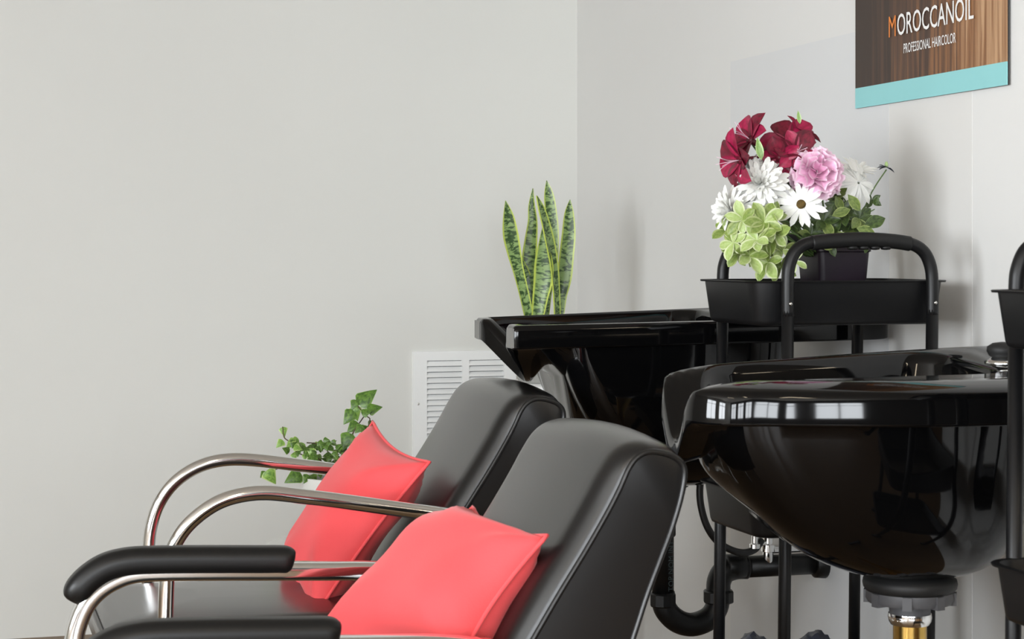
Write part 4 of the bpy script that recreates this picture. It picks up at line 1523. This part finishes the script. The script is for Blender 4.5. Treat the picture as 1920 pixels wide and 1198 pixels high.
# buds, bracts
bract = leaf_mesh('bract', 1.0, 0.34, 'greenbud', 0.15, 0.3, n=6, wide_at=0.4)
place('bract', bract, bouquet, W(1428, 300, 3.53), W(1420, 258, 3.53) - W(1428, 300, 3.53), cam_dir, 44 * FS)
place('bract', bract, bouquet, W(1500, 232, 3.56), W(1497, 212, 3.56) - W(1500, 232, 3.56), cam_dir, 26 * FS)
bc = W(1662, 314, 3.58)
bud = bpy.data.objects.new('bud', None); COL.objects.link(bud); bud.parent = bouquet; bud.location = bc - root_loc(bouquet)
bud['label'] = 'dark bud at the right'
budp = leaf_mesh('petal', 1.0, 0.5, 'darkbud', 0.2, 0.3, n=5)
for k in range(7):
    a = 2 * PI * k / 7
    place('petal', budp, bud, bc, Vector((math.cos(a) * 0.9, math.sin(a) * 0.5, 0.15 * math.sin(a * 2) - 0.25 * math.cos(a))), Vector((0, -0.3, 1)), 19 * FS)
obj('tip', lathe(bc, [(0.002, 0.0), (0.004, 0.006), (0.002, 0.012)], 10), 'greenbud', bud)
stem(1662, 318, 3.58, 0.0014)
stem(1640, 392, 3.57, 0.0012)

# pale variegated leaves to the left, dark and olive leaves to the right
pit = [leaf_mesh('leaf', 1.0, 0.56, 'pitto', 0.25, 0.3, tip=0.7, n=7, wide_at=0.62), leaf_mesh('leaf', 1.0, 0.56, 'pitto_pale', 0.25, 0.3, tip=0.7, n=7, wide_at=0.62)]
dk = [leaf_mesh('leaf', 1.0, 0.55, 'dleaf', 0.2, 0.25, n=7, wide_at=0.5), leaf_mesh('leaf', 1.0, 0.5, 'olive', 0.2, 0.25, n=7, wide_at=0.5)]


def rosette(px, py, yy, n, size, seed, kinds, axis=None):
    r = random.Random(seed)
    c = W(px, py, yy)
    ax = (axis or (cam_dir + lft * r.uniform(-0.5, 0.8) + Vector((0, 0, r.uniform(0, 0.7))))).normalized()
    s = ax.orthogonal().normalized(); b = ax.cross(s)
    for k in range(n):
        a = 2 * PI * (k + r.uniform(-0.2, 0.2)) / n
        rad = s * math.cos(a) + b * math.sin(a)
        el = r.uniform(0.1, 0.75)
        place('leaf', kinds[0 if r.random() < 0.62 else 1], bouquet, c, rad * math.cos(el) + ax * math.sin(el), ax * math.cos(el) - rad * math.sin(el), size * FS * r.uniform(0.8, 1.15))
    stem(px, py, yy + 0.01)


for i, (x, y, yy, n, s) in enumerate([(1392, 412, 3.52, 6, 34), (1432, 418, 3.50, 7, 40), (1375, 455, 3.53, 6, 34), (1420, 450, 3.49, 7, 42), (1455, 440, 3.50, 6, 36),
                                      (1405, 480, 3.51, 6, 38), (1440, 492, 3.52, 6, 40), (1468, 470, 3.53, 5, 34), (1450, 410, 3.53, 5, 34), (1490, 490, 3.50, 4, 28), (1400, 430, 3.54, 6, 34), (1385, 475, 3.55, 5, 32), (1465, 500, 3.54, 5, 34), (1430, 470, 3.55, 6, 38), (1360, 432, 3.56, 5, 30)]):
    rosette(x, y, yy, n, s, i + 50, pit)
for i, (x, y, yy, n, s) in enumerate([(1545, 415, 3.55, 6, 38), (1580, 395, 3.56, 6, 36), (1610, 410, 3.56, 6, 38), (1560, 440, 3.55, 6, 36), (1600, 430, 3.58, 6, 36), (1520, 440, 3.56, 6, 34),
                                      (1570, 370, 3.58, 5, 30), (1590, 345, 3.60, 4, 24), (1635, 375, 3.58, 4, 20), (1480, 420, 3.58, 6, 34), (1500, 350, 3.60, 6, 30), (1460, 380, 3.60, 6, 30)]):
    rosette(x, y, yy, n, s, i + 80, [dk[0], dk[1]])
for (x, y, tx, ty, s) in [(1620, 425, 1664, 405, 48), (1606, 428, 1640, 436, 40), (1560, 405, 1600, 388, 40), (1612, 395, 1590, 362, 40), (1640, 385, 1645, 372, 20), (1625, 462, 1622, 476, 16), (1540, 462, 1556, 465, 22), (1556, 458, 1566, 480, 26)]:
    p = W(x, y, 3.53)
    place('leaf', dk[1] if s in (40, 22) else dk[0], bouquet, p, W(tx, ty, 3.52) - p, cam_dir + Vector((0, 0, 0.3)), s * FS)
